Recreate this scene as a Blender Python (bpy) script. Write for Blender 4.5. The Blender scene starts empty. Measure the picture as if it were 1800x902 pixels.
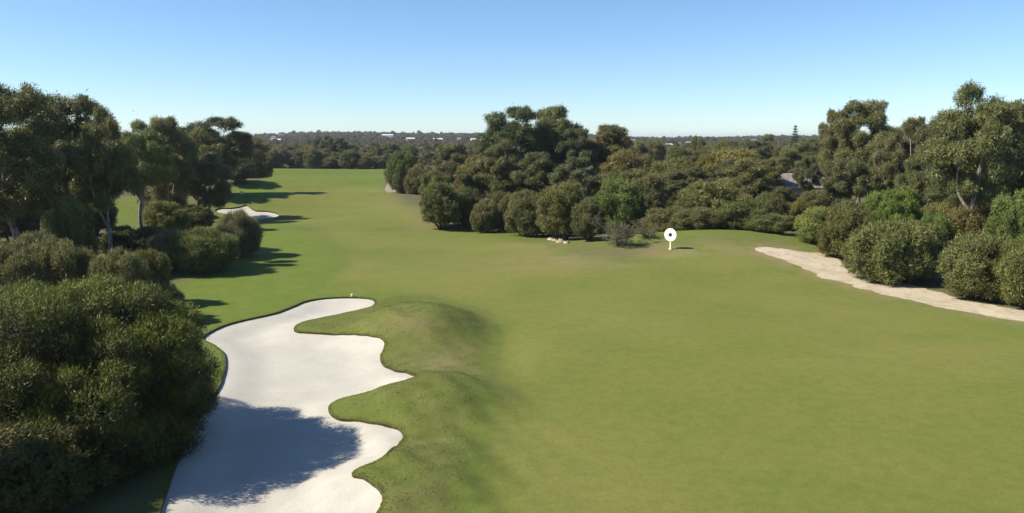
import bpy, math, random
import numpy as np
from mathutils import Vector
from mathutils.geometry import delaunay_2d_cdt

scene = bpy.context.scene
COL = scene.collection
R = math.radians

# ------------------------------------------------------------------ camera
CAM_H = 11.0
F_PX = 1386.0                      # focal length in pixels of the 1800 px wide photograph
PITCH = math.atan(208.0 / F_PX)
cam_d = bpy.data.cameras.new('camera')
cam_d.sensor_width = 36.0
cam_d.lens = 36.0 * F_PX / 1800.0
cam_d.clip_start = 0.1
cam_d.clip_end = 30000.0
cam = bpy.data.objects.new('camera', cam_d)
cam.location = (0, 0, CAM_H)
cam.rotation_euler = (math.pi / 2 - PITCH, 0, 0)
COL.objects.link(cam)
scene.camera = cam

# ------------------------------------------------------------------ light
SUN_EL, SUN_AZ = 41.5, -98.0       # azimuth clockwise from +Y (the view direction)
world = bpy.data.worlds.new('World')
scene.world = world
world.use_nodes = True
wn = world.node_tree
bg = wn.nodes['Background']
sky = wn.nodes.new('ShaderNodeTexSky')
sky.sky_type = 'NISHITA'
sky.sun_disc = False
sky.sun_elevation = R(SUN_EL)
sky.sun_rotation = R(SUN_AZ)
sky.altitude = 0
sky.air_density = 0.85
sky.dust_density = 0.0
sky.ozone_density = 2.0
wb = wn.nodes.new('ShaderNodeMix'); wb.data_type = 'RGBA'; wb.blend_type = 'MULTIPLY'; wb.inputs[0].default_value = 1.0
wb.inputs[7].default_value = (0.87, 1.04, 1.22, 1)          # one even white balance over the whole sky
wn.links.new(sky.outputs[0], wb.inputs[6])
wn.links.new(wb.outputs[2], bg.inputs[0])
bg.inputs[1].default_value = 0.075
sun_d = bpy.data.lights.new('sun', 'SUN')
sun_d.energy = 5.0
sun_d.angle = R(0.6)
sun_d.color = (1.0, 0.93, 0.80)
sun = bpy.data.objects.new('sun', sun_d)
sv = Vector((math.sin(R(SUN_AZ)) * math.cos(R(SUN_EL)), math.cos(R(SUN_AZ)) * math.cos(R(SUN_EL)), math.sin(R(SUN_EL))))
sun.rotation_euler = sv.to_track_quat('Z', 'Y').to_euler()
sun.location = (-60, 0, 60)
COL.objects.link(sun)
scene.view_settings.view_transform = 'Standard'
scene.view_settings.look = 'None'
scene.view_settings.gamma = 1.0
scene.view_settings.exposure = 0.80
try:
    scene.cycles.max_bounces = 6
    scene.cycles.diffuse_bounces = 3
    scene.cycles.glossy_bounces = 2
    scene.cycles.transmission_bounces = 3
    scene.cycles.volume_bounces = 0
    scene.cycles.use_denoising = True
except Exception:
    pass

# ------------------------------------------------------------------ helpers
def tag(o, label=None, cat=None, group=None, kind=None):
    if label: o['label'] = label
    if cat: o['category'] = cat
    if group: o['group'] = group
    if kind: o['kind'] = kind
    return o

def mesh_np(name, V, Fc, mat=None, smooth=False, attrs=None, mats=None, mat_idx=None):
    """triangles or quads (all the same size) from numpy arrays"""
    V = np.asarray(V, np.float32); Fc = np.asarray(Fc, np.int32)
    k = Fc.shape[1]
    me = bpy.data.meshes.new(name)
    me.vertices.add(len(V)); me.vertices.foreach_set('co', V.ravel())
    me.loops.add(Fc.size); me.loops.foreach_set('vertex_index', Fc.ravel())
    me.polygons.add(len(Fc))
    me.polygons.foreach_set('loop_start', np.arange(0, Fc.size, k, dtype=np.int32))
    try:
        me.polygons.foreach_set('loop_total', np.full(len(Fc), k, np.int32))
    except Exception:
        pass
    if mats:
        for m in mats: me.materials.append(m)
        if mat_idx is not None: me.polygons.foreach_set('material_index', np.asarray(mat_idx, np.int32))
    elif mat: me.materials.append(mat)
    me.update(calc_edges=True)
    me.polygons.foreach_set('use_smooth', np.full(len(Fc), smooth, bool))
    for an, av in (attrs or {}).items():
        a = me.attributes.new(an, 'FLOAT', 'POINT'); a.data.foreach_set('value', np.asarray(av, np.float32))
    me.validate()
    return me

def obj(name, me, parent=None, loc=None):
    o = bpy.data.objects.new(name, me); COL.objects.link(o)
    if parent: o.parent = parent
    if loc is not None: o.location = loc
    return o

def empty(name, loc, rz=0):
    o = bpy.data.objects.new(name, None); COL.objects.link(o)
    o.empty_display_size = 0.3; o.location = loc; o.rotation_euler = (0, 0, rz)
    return o

def nrm(v):
    return v / np.maximum(np.linalg.norm(v, axis=-1, keepdims=True), 1e-9)

def smooth01(t):
    t = np.clip(t, 0, 1); return t * t * (3 - 2 * t)

class Builder:
    """collects boxes, prisms and tubes into one mesh"""
    def __init__(s): s.V = []; s.F = []; s.n = 0
    def add(s, V, F):
        s.V.append(np.asarray(V, float)); s.F.append(np.asarray(F, int) + s.n); s.n += len(V)
    def tube(s, P, rad, sides=6, cap=True):
        P = np.asarray(P, float); n = len(P)
        T = nrm(np.gradient(P, axis=0))
        ref = np.array([0.31, 0.22, 0.925]) if abs(T[0][2]) < 0.8 else np.array([0.95, 0.1, 0.29])
        A = nrm(np.cross(T, ref)); B = np.cross(T, A)
        an = np.linspace(0, 2 * np.pi, sides, endpoint=False)
        r = np.asarray(rad, float).reshape(-1, 1, 1)
        V = P[:, None] + r * (np.cos(an)[None, :, None] * A[:, None] + np.sin(an)[None, :, None] * B[:, None])
        V = V.reshape(-1, 3); F = []
        for i in range(n - 1):
            for j in range(sides):
                a, b = i * sides + j, i * sides + (j + 1) % sides
                F += [(a, b, b + sides), (a, b + sides, a + sides)]
        if cap:
            c0 = len(V); V = np.vstack([V, P[0], P[-1]])
            for j in range(sides):
                F += [(c0, (j + 1) % sides, j), (c0 + 1, (n - 1) * sides + j, (n - 1) * sides + (j + 1) % sides)]
        s.add(V, F)
    def box(s, x0, x1, y0, y1, z0, z1):
        V = [(x, y, z) for z in (z0, z1) for y in (y0, y1) for x in (x0, x1)]
        F = [(0, 2, 3), (0, 3, 1), (4, 5, 7), (4, 7, 6), (0, 1, 5), (0, 5, 4), (2, 6, 7), (2, 7, 3), (0, 4, 6), (0, 6, 2), (1, 3, 7), (1, 7, 5)]
        s.add(V, F)
    def mesh(s, name, mat, smooth=False):
        return mesh_np(name, np.vstack(s.V), np.vstack(s.F), mat, smooth)

# ------------------------------------------------------------------ materials
def new_mat(name):
    m = bpy.data.materials.new(name); m.use_nodes = True
    nt = m.node_tree; nt.nodes.clear()
    out = nt.nodes.new('ShaderNodeOutputMaterial')
    return m, nt, out

def N(nt, t, **kw):
    n = nt.nodes.new(t)
    for k, v in kw.items():
        if hasattr(n, k): setattr(n, k, v)
    return n

def mixc(nt, fac, a, b, mode='MIX'):
    n = nt.nodes.new('ShaderNodeMix'); n.data_type = 'RGBA'; n.blend_type = mode
    for s, v in ((n.inputs[0], fac), (n.inputs[6], a), (n.inputs[7], b)):
        if hasattr(v, 'is_output'): nt.links.new(v, s)
        elif isinstance(v, (int, float)): s.default_value = v
        else: s.default_value = (*v, 1) if len(v) == 3 else v
    return n.outputs[2]

def noise(nt, scale, detail=4, rough=0.55, coord=None, dist=0.0):
    n = nt.nodes.new('ShaderNodeTexNoise'); n.inputs['Scale'].default_value = scale
    n.inputs['Detail'].default_value = detail; n.inputs['Roughness'].default_value = rough
    n.inputs['Distortion'].default_value = dist
    if coord is not None: nt.links.new(coord, n.inputs['Vector'])
    return n.outputs['Fac']

def ramp(nt, src, p0, p1, v0=0.0, v1=1.0):
    n = nt.nodes.new('ShaderNodeMapRange'); n.interpolation_type = 'SMOOTHSTEP'
    nt.links.new(src, n.inputs[0])
    n.inputs[1].default_value = p0; n.inputs[2].default_value = p1
    n.inputs[3].default_value = v0; n.inputs[4].default_value = v1
    return n.outputs[0]

def math_n(nt, op, a, b):
    n = nt.nodes.new('ShaderNodeMath'); n.operation = op
    for s, v in ((n.inputs[0], a), (n.inputs[1], b)):
        if hasattr(v, 'is_output'): nt.links.new(v, s)
        else: s.default_value = v
    return n.outputs[0]

def attr(nt, name):
    n = nt.nodes.new('ShaderNodeAttribute'); n.attribute_name = name
    return n.outputs['Fac']

def principled(nt, out, color, rough=0.8, spec=0.3, bump=None, bstr=0.3, bdist=0.05):
    p = nt.nodes.new('ShaderNodeBsdfPrincipled')
    if hasattr(color, 'is_output'): nt.links.new(color, p.inputs['Base Color'])
    else: p.inputs['Base Color'].default_value = (*color, 1)
    p.inputs['Roughness'].default_value = rough
    p.inputs['Specular IOR Level'].default_value = spec
    if bump is not None:
        b = nt.nodes.new('ShaderNodeBump'); b.inputs['Strength'].default_value = bstr; b.inputs['Distance'].default_value = bdist
        nt.links.new(bump, b.inputs['Height']); nt.links.new(b.outputs[0], p.inputs['Normal'])
    nt.links.new(p.outputs[0], out.inputs[0])
    return p

def plain(name, color, rough=0.7, spec=0.3, var=0.25, scale=3.0):
    m, nt, out = new_mat(name)
    tc = N(nt, 'ShaderNodeTexCoord').outputs['Object']
    n = noise(nt, scale, 5, 0.6, tc)
    c = mixc(nt, ramp(nt, n, 0.3, 0.7), [v * (1 - var) for v in color], [min(1, v * (1 + var * 0.5)) for v in color])
    principled(nt, out, c, rough, spec)
    return m

def foliage(name, dark, light, transl=0.28, rough=0.55, spec=0.25):
    """leaf colour from a per-leaf tint, shifted a little for every plant"""
    m, nt, out = new_mat(name)
    t = attr(nt, 'tint')
    oi = N(nt, 'ShaderNodeObjectInfo')
    c = mixc(nt, t, dark, light)
    c = mixc(nt, 1.0, c, oi.outputs['Color'], 'MULTIPLY')
    h = N(nt, 'ShaderNodeHueSaturation')
    nt.links.new(c, h.inputs['Color'])
    nt.links.new(ramp(nt, oi.outputs['Random'], 0, 1, 0.485, 0.515), h.inputs['Hue'])
    nt.links.new(ramp(nt, oi.outputs['Random'], 1, 0, 0.85, 1.15), h.inputs['Value'])
    p = nt.nodes.new('ShaderNodeBsdfPrincipled')
    nt.links.new(h.outputs[0], p.inputs['Base Color'])
    p.inputs['Roughness'].default_value = rough; p.inputs['Specular IOR Level'].default_value = spec
    tr = nt.nodes.new('ShaderNodeBsdfTranslucent'); nt.links.new(h.outputs[0], tr.inputs[0])
    mx = nt.nodes.new('ShaderNodeMixShader'); mx.inputs[0].default_value = transl
    nt.links.new(p.outputs[0], mx.inputs[1]); nt.links.new(tr.outputs[0], mx.inputs[2])
    nt.links.new(mx.outputs[0], out.inputs[0])
    return m

M = {}
M['euc'] = foliage('eucalyptus_leaf', (0.090, 0.096, 0.034), (0.245, 0.244, 0.098), 0.34, 0.45, 0.35)
M['shrub'] = foliage('shrub_leaf', (0.092, 0.097, 0.032), (0.235, 0.235, 0.082), 0.32)
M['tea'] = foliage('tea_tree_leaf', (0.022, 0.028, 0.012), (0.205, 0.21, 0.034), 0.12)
M['far'] = foliage('far_leaf', (0.095, 0.092, 0.040), (0.190, 0.175, 0.075), 0.32)
M['conifer'] = foliage('conifer_leaf', (0.030, 0.045, 0.022), (0.07, 0.095, 0.04))
M['grassblade'] = foliage('grass_blade', (0.105, 0.125, 0.028), (0.165, 0.172, 0.056), 0.5)

def bark_mat(name, a, b):
    m, nt, out = new_mat(name)
    tc = N(nt, 'ShaderNodeTexCoord').outputs['Object']
    mp = N(nt, 'ShaderNodeMapping'); mp.inputs['Scale'].default_value = (4, 4, 0.8); nt.links.new(tc, mp.inputs[0])
    n = noise(nt, 1.5, 6, 0.65, mp.outputs[0], 0.6)
    principled(nt, out, mixc(nt, ramp(nt, n, 0.35, 0.65), a, b), 0.85, 0.2, n, 0.5, 0.03)
    return m
M['bark'] = bark_mat('bark_grey', (0.12, 0.10, 0.082), (0.30, 0.27, 0.23))
M['bark_dark'] = bark_mat('bark_dark', (0.040, 0.033, 0.027), (0.11, 0.095, 0.08))
M['bark_pale'] = bark_mat('bark_pale', (0.24, 0.21, 0.18), (0.42, 0.39, 0.34))
M['twig'] = bark_mat('dead_twig', (0.13, 0.11, 0.10), (0.25, 0.22, 0.20))

# ground: grass tones from the mowing (fair), dry patches (dry) and litter under the wood (wood)
def ground_mat():
    m, nt, out = new_mat('turf')
    tc = N(nt, 'ShaderNodeTexCoord').outputs['Object']
    fair, dry, wood, rough_g = attr(nt, 'fair'), attr(nt, 'dry'), attr(nt, 'wood'), attr(nt, 'rough')
    big = noise(nt, 0.06, 4, 0.55, tc); mid = noise(nt, 0.45, 5, 0.6, tc, 0.4); fine = noise(nt, 6.0, 4, 0.7, tc)
    vfine = noise(nt, 28.0, 3, 0.7, tc)
    green = mixc(nt, ramp(nt, mid, 0.3, 0.7), (0.090, 0.146, 0.011), (0.122, 0.166, 0.017))
    fairc = mixc(nt, ramp(nt, big, 0.35, 0.65), (0.138, 0.154, 0.024), (0.180, 0.176, 0.040))
    fairc = mixc(nt, ramp(nt, mid, 0.45, 0.75, 0, 0.5), fairc, (0.128, 0.162, 0.028))
    c = mixc(nt, fair, green, fairc)
    roughc = mixc(nt, ramp(nt, mid, 0.42, 0.75), (0.098, 0.120, 0.022), (0.145, 0.135, 0.046))
    c = mixc(nt, rough_g, c, roughc)
    c = mixc(nt, math_n(nt, 'MULTIPLY', attr(nt, 'track_shade'), ramp(nt, mid, 0.3, 0.6, 0.3, 0.9)), c, (0.075, 0.115, 0.014))  # darker green along the tracks and the painted swale shade
    patch = noise(nt, 0.14, 3, 0.5, tc, 0.8)
    c = mixc(nt, ramp(nt, patch, 0.45, 0.68, 0, 0.45), c, (0.104, 0.144, 0.018))
    sm = noise(nt, 1.7, 5, 0.65, tc, 0.3)
    c = mixc(nt, ramp(nt, sm, 0.30, 0.70, 0.0, 0.30), c, (0.155, 0.158, 0.046))
    c = mixc(nt, ramp(nt, sm, 0.62, 0.35, 0.0, 0.25), c, (0.082, 0.100, 0.022))
    dn = math_n(nt, 'MULTIPLY', dry, ramp(nt, mid, 0.30, 0.62, 0.25, 1.0))
    c = mixc(nt, dn, c, (0.22, 0.17, 0.085))
    wd = mixc(nt, ramp(nt, mid, 0.35, 0.65), (0.105, 0.100, 0.042), (0.115, 0.092, 0.055))
    c = mixc(nt, wood, c, wd)
    c = mixc(nt, ramp(nt, fine, 0.3, 0.7, 0.22, 0.0), c, (0.05, 0.06, 0.015))
    c = mixc(nt, ramp(nt, vfine, 0.45, 0.8, 0.0, 0.22), c, (0.20, 0.20, 0.075))
    hb = math_n(nt, 'ADD', fine, vfine)
    principled(nt, out, c, 0.9, 0.15, hb, 0.45, 0.06)
    return m
M['turf'] = ground_mat()

def sand_mat(name, a, b, dark, grit=0.0):
    m, nt, out = new_mat(name)
    tc = N(nt, 'ShaderNodeTexCoord').outputs['Object']
    n1 = noise(nt, 0.5, 5, 0.6, tc, 0.3); n2 = noise(nt, 9.0, 5, 0.7, tc); n3 = noise(nt, 2.2, 5, 0.65, tc, 0.5)
    c = mixc(nt, ramp(nt, n1, 0.3, 0.7), a, b)
    c = mixc(nt, ramp(nt, n2, 0.55, 0.8, 0, 0.35), c, dark)
    if not grit: c = mixc(nt, ramp(nt, n3, 0.5, 0.75, 0.0, 0.45), c, dark)
    if grit: c = mixc(nt, ramp(nt, n3, 0.50, 0.66, 0, grit), c, (0.17, 0.15, 0.065))
    hb = math_n(nt, 'ADD', n2, n3)
    principled(nt, out, c, 0.9, 0.2, hb, 0.35, 0.05)
    return m
M['sand'] = sand_mat('bunker_sand', (0.395, 0.372, 0.318), (0.43, 0.408, 0.352), (0.34, 0.315, 0.262))
M['path'] = sand_mat('path_sand', (0.37, 0.305, 0.21), (0.46, 0.395, 0.29), (0.33, 0.265, 0.175), 0.45)
M['dirt'] = sand_mat('dirt_track', (0.20, 0.175, 0.14), (0.26, 0.23, 0.185), (0.15, 0.13, 0.09), 0.4)
M['thatch'] = plain('turf_lip', (0.075, 0.062, 0.030), 0.95, 0.1, 0.5, 5.0)

# ------------------------------------------------------------------ terrain
ct, st = math.cos(PITCH), math.sin(PITCH)
FWD = np.array([0, ct, -st]); UP = np.array([0, st, ct])

def ray(px, py):
    d = FWD + (px - 900) / F_PX * np.array([1.0, 0, 0]) + (451 - py) / F_PX * UP
    return d / np.linalg.norm(d)

def flat(px, py, z=0.0):
    d = ray(px, py); t = (z - CAM_H) / d[2]
    return np.array([d[0] * t, d[1] * t])

def gauss(x, y, c, rx, ry, rot=0.0):
    dx, dy = x - c[0], y - c[1]
    cr, sr = math.cos(rot), math.sin(rot)
    u, v = (dx * cr + dy * sr) / rx, (-dx * sr + dy * cr) / ry
    return np.exp(-(u * u + v * v))

def sgauss(x, y, c, rx, ry, rot=0.0):
    q = -np.log(np.maximum(gauss(x, y, c, rx, ry, rot), 1e-200))
    return np.exp(-q ** 1.6)

cA, cB, cC = flat(735, 572), flat(760, 700), flat(1270, 436)
cE = flat(715, 850)

def height(x, y):
    x = np.asarray(x, float); y = np.asarray(y, float)
    d = np.hypot(x, y)
    z = 0.16 * np.sin(x * 0.11 + 0.6) * np.cos(y * 0.085 + 1.0) + 0.12 * np.sin(x * 0.05 - y * 0.07 + 2.0)
    far = smooth01((y - 74) / 45)
    z = z + far * (1.2 * np.sin(y * 0.115 + 0.02 * x + 0.9 * np.sin(x * 0.06)) + 0.6 * np.sin(y * 0.21 - x * 0.09 + 1.3)) * smooth01((420 - y) / 120)
    z = z + 1.2 * sgauss(x, y, cA, 3.4, 4.4, 0.2) + 0.8 * sgauss(x, y, cB, 3.0, 3.2) + 0.55 * gauss(x, y, cE, 2.4, 3.0)
    z = z + 1.9 * gauss(x, y, cC, 14, 10) - 1.1 * gauss(x, y, cC + np.array([2, 24]), 22, 11)
    mo = gauss(x, y, cA, 4.5, 5.5) + gauss(x, y, cB, 4, 5) + gauss(x, y, cE, 4, 5)
    z = z + np.clip(mo, 0, 1) * (0.07 * np.sin(x * 2.1 + 1.3 * np.sin(y * 1.3)) * np.sin(y * 1.7 + x * 0.4) + 0.05 * np.sin(x * 4.3 - y * 1.1) * np.sin(y * 3.1))
    z = z - 0.2 * gauss(x, y, flat(880, 610), 1.6, 6.0)
    # the land lifts gently to a low ridge far away
    az = np.arctan2(x, np.maximum(y, 1))
    ridge = 13 + 4.5 * np.sin(az * 9 + 2.4) + 2.5 * np.sin(az * 23 + 0.5) - 6.0 * az
    z = z + smooth01((d - 400) / 1500) * ridge * np.where(y > 0, 1, 0.6)
    return z

def pix(px, py, tmax=6000.0):
    """where the line of sight through a pixel meets the ground"""
    d = ray(px, py)
    t = np.concatenate([np.linspace(8, 400, 3000), np.linspace(400, tmax, 6000)])
    P = np.array([0, 0, CAM_H]) + t[:, None] * d
    below = P[:, 2] < height(P[:, 0], P[:, 1])
    if not below.any():
        i = len(t) - 1
    else:
        i = int(np.argmax(below))
    p = P[i]
    return np.array([p[0], p[1]])

def project(x, y, z):
    dep = y * ct + (CAM_H - z) * st
    return 900 + F_PX * x / dep, 451 - F_PX * (y * st + (z - CAM_H) * ct) / dep

def catmull(P, step, closed=True):
    P = np.asarray(P, float); n = len(P); out = []
    rng_ = range(n) if closed else range(n - 1)
    for i in rng_:
        if closed: p0, p1, p2, p3 = P[i - 1], P[i], P[(i + 1) % n], P[(i + 2) % n]
        else: p0, p1, p2, p3 = P[max(i - 1, 0)], P[i], P[i + 1], P[min(i + 2, n - 1)]
        k = max(2, int(np.linalg.norm(p2 - p1) / step))
        for j in range(k):
            t = j / k
            out.append(0.5 * ((2 * p1) + (-p0 + p2) * t + (2 * p0 - 5 * p1 + 4 * p2 - p3) * t * t + (-p0 + 3 * p1 - 3 * p2 + p3) * t ** 3))
    return np.array(out)

def in_poly(pts, poly):
    x, y = pts[:, 0], pts[:, 1]; inside = np.zeros(len(pts), bool)
    j = len(poly) - 1
    for i in range(len(poly)):
        xi, yi = poly[i]; xj, yj = poly[j]
        c = ((yi > y) != (yj > y)) & (x < (xj - xi) * (y - yi) / (yj - yi + 1e-12) + xi)
        inside ^= c; j = i
    return inside

def dist_poly(pts, poly):
    best = np.full(len(pts), 1e9)
    for i in range(len(poly)):
        a, b = poly[i - 1], poly[i]; ab = b - a
        t = np.clip(((pts - a) @ ab) / (ab @ ab + 1e-12), 0, 1)
        best = np.minimum(best, np.linalg.norm(pts - a - t[:, None] * ab, axis=1))
    return best

bunker_px = [(357, 595), (372, 582), (404, 569), (446, 558.5), (484, 550), (512, 540), (540, 529), (573, 524), (615, 522.5), (648, 524),
    (658, 529), (656, 537), (643, 542), (606, 550), (568, 558), (531, 566.5), (517, 576), (522, 583), (554, 585), (596, 586.5), (648, 590),
    (669, 594), (675.5, 601), (674, 613), (668, 627), (674, 641.5), (695, 651), (718, 655), (729, 660), (718, 666), (695, 673), (662, 683.5),
    (624.5, 694), (592, 704), (578, 714), (579, 723.5), (592, 734), (624.5, 738.5), (671, 745), (695, 751.5), (708.5, 763), (704, 775),
    (680.5, 796), (648, 816), (622, 829), (621, 837), (648, 847), (666.5, 861.5), (672, 875.5), (667, 892), (645, 920), (590, 950), (480, 965),
    (350, 955), (285, 925), (283, 895), (292, 872), (312, 815), (340, 755), (362, 715), (386, 679), (391, 665), (396.5, 641), (393, 620), (376, 606)]
far_bunker_px = [(378, 369), (388, 366), (405, 366), (422, 363), (433, 360), (440, 364.5), (450, 370.5), (468, 371), (484, 373.5), (491, 377.5), (487, 381),
    (470, 384), (445, 386), (425, 383), (400, 377), (382, 373)]
rng = np.random.default_rng(7)
bunker = catmull([pix(*p) for p in bunker_px], 0.22)
far_bunker = catmull([pix(*p) for p in far_bunker_px], 0.6)
lo = [pix(*p) for p in [(1326, 438.5), (1352, 447), (1385, 461), (1440, 482), (1490, 498), (1560, 517), (1640, 537), (1720, 552), (1800, 567), (1960, 597)]]
hi = [pix(*p) for p in [(1326, 434), (1400, 440), (1440, 445), (1475, 458), (1500, 476), (1560, 494), (1640, 510), (1700, 530), (1800, 545), (1960, 570)]]
pth = np.vstack([catmull(lo, 0.5, False), lo[-1], catmull(hi[::-1], 0.5, False), hi[-1 * len(hi)]])
wob = np.convolve(rng.normal(0, 1, len(pth) + 4), np.ones(3) / 3, 'same')[:len(pth)]
wob2 = np.convolve(rng.normal(0, 1, len(pth) + 4), np.ones(3) / 3, 'same')[:len(pth)]
path_poly = pth + 0.55 * np.stack([wob, wob2], 1)
path_poly = path_poly[np.r_[True, np.linalg.norm(np.diff(path_poly, axis=0), axis=1) > 0.12]]
far_path = catmull([pix(*p) for p in [(683, 317), (690, 318), (694, 327), (696, 336), (690, 338), (679, 338), (677, 330)]], 1.0)

polys = [bunker, far_bunker, path_poly, far_path]

# sampling of the ground sheet: rings that widen with distance
rings = 10.0 * 1.021 ** np.arange(0, int(math.log(900) / math.log(1.021)))
angs = np.concatenate([np.arange(-46, 46, 0.42), np.arange(46, 314, 4.0)])
pts = []
for i, r in enumerate(rings):
    a = np.radians(angs + (0.21 if i % 2 else 0))
    pts.append(np.stack([r * np.sin(a), r * np.cos(a)], 1))
pts = np.vstack(pts + [np.array([[0.0, 0.0], [3, 3], [-3, 3], [3, -3], [-3, -3]])])
pts = pts + rng.normal(0, 0.0012, pts.shape) * np.linalg.norm(pts, axis=1, keepdims=True)
for poly, m in zip(polys, (0.16, 0.4, 0.25, 0.6)):
    lo_, hi_ = poly.min(0) - 2, poly.max(0) + 2
    near = np.all((pts > lo_) & (pts < hi_), axis=1)
    idx = np.where(near)[0]
    kill = idx[dist_poly(pts[idx], poly) < m]
    pts = np.delete(pts, kill, 0)
allp = [pts]; edges = []; base = len(pts)
for poly in polys:
    n = len(poly); allp.append(poly)
    edges += [(base + i, base + (i + 1) % n) for i in range(n)]; base += n
allp = np.vstack(allp)
cv, ce, cf, *_ = delaunay_2d_cdt([Vector(p) for p in allp.tolist()], edges, [], 0, 1e-5)
GV = np.array([(v.x, v.y) for v in cv]); GF = np.array(cf, int)
cen = GV[GF].mean(1)
cls = np.zeros(len(GF), int)
for k, poly in enumerate(polys):
    lo_, hi_ = poly.min(0), poly.max(0)
    idx = np.where(np.all((cen >= lo_) & (cen <= hi_), axis=1))[0]
    cls[idx[in_poly(cen[idx], poly)]] = k + 1
GZ = height(GV[:, 0], GV[:, 1])

def sd_mask(poly_px, soft, expand=0.0, wobble=0.6):
    poly = np.array([pix(*p) for p in poly_px])
    s = dist_poly(GV, poly) * np.where(in_poly(GV, poly), 1, -1)
    wob_ = 0.5 * np.sin(GV[:, 0] * 1.3 + 2 * np.sin(GV[:, 1] * 0.9)) * np.sin(GV[:, 1] * 1.1 + 1.5 * np.sin(GV[:, 0] * 0.7)) + 0.35 * np.sin(GV[:, 0] * 3.1 + GV[:, 1] * 2.3)
    return smooth01((s + expand + wob_ * wobble) / soft * 0.5 + 0.5)

open_px = [(150, 1100), (230, 930), (290, 870), (330, 700), (350, 590), (290, 545), (290, 505), (380, 470), (425, 410), (372, 380), (380, 345), (405, 322), (440, 318),
    (462, 314), (462, 297), (560, 296.5), (682, 297), (680, 330), (700, 345), (740, 378), (790, 400), (900, 408), (950, 428), (1010, 447), (1100, 458),
    (1190, 428), (1330, 428), (1400, 440), (1500, 480), (1800, 555), (2300, 640), (2600, 1000), (1500, 1500), (300, 1500)]
fair_px = [(575, 515), (598, 470), (592, 440), (560, 412), (520, 392), (478, 350), (490, 325), (600, 318), (672, 332), (735, 380), (800, 404),
    (960, 440), (1050, 470), (1200, 455), (1340, 455), (1420, 492), (1800, 590), (2300, 680), (2600, 1000), (1500, 1500), (860, 1200), (850, 800), (860, 680), (868, 600), (800, 535), (700, 515)]
openm = sd_mask(open_px, 2.5)
fair = sd_mask(fair_px, 1.6)
rough_px = [(520, 572), (600, 552), (690, 522), (760, 520), (830, 545), (855, 600), (840, 680), (835, 780), (800, 902), (790, 1000), (640, 1000), (680, 880), (620, 832), (700, 765), (580, 720), (725, 660), (668, 625), (672, 600), (640, 586)]
rough_m = sd_mask(rough_px, 1.6, 0.3, 1.1)
gx, gy = GV[:, 0], GV[:, 1]
lit = pix(225, 372)
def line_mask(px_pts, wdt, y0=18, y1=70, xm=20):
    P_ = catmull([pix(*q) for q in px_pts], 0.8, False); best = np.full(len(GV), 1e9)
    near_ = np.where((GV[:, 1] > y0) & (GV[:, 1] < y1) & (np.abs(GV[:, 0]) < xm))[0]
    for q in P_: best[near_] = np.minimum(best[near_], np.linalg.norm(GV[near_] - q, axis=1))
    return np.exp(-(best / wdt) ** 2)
track_shade = np.clip(1.3 * line_mask([(848, 545), (872, 572), (878, 600), (862, 660), (852, 730), (842, 800), (834, 902)], 0.28)
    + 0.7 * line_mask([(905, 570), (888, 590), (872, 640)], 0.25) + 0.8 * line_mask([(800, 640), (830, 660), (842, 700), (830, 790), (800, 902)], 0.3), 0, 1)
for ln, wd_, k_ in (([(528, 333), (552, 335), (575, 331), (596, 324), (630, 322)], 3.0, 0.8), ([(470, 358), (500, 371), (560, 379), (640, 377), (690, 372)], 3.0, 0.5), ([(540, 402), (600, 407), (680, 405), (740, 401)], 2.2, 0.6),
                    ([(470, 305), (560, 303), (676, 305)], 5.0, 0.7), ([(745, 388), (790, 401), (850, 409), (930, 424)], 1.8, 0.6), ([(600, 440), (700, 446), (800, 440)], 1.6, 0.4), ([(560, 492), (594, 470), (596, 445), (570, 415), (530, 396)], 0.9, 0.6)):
    track_shade = np.clip(track_shade + k_ * line_mask(ln, wd_, 50, 330, 130), 0, 1)  # swale shade painted into the far turf, with mown stripe and edge lines
wood_m = 1 - openm
wood_m = np.minimum(wood_m, 1 - 0.95 * gauss(gx, gy, lit, 8, 14))
wood_m = np.minimum(wood_m, 1 - 0.9 * gauss(gx, gy, pix(1405, 430), 2.2, 5))
wood_m = wood_m * (1 - 0.97 * gauss(gx, gy, cC + np.array([-4.0, 1.0]), 17, 8))
dry = 0.75 * gauss(gx, gy, pix(770, 640), 1.8, 2.2) + 0.5 * gauss(gx, gy, pix(985, 452), 7, 7) + 0.8 * gauss(gx, gy, pix(955, 429), 3.0, 2.0) \
    + 0.6 * gauss(gx, gy, pix(1160, 441), 3, 2) + 0.55 * gauss(gx, gy, pix(1270, 436), 7, 3.5) + 0.75 * gauss(gx, gy, pix(752, 383), 2.5, 8) + 0.4 * gauss(gx, gy, pix(715, 350), 4, 14) \
    + 0.5 * gauss(gx, gy, pix(720, 560), 1.5, 2) + 0.35 * gauss(gx, gy, pix(950, 465), 10, 3)
d_path = dist_poly(GV, path_poly[::3]); dry = dry + 0.95 * np.exp(-(d_path / 1.5) ** 2)
d_far = dist_poly(GV, far_bunker); dry = dry + 0.35 * np.exp(-(d_far / 2.0) ** 2)
dry = np.clip(dry, 0, 1)

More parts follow.
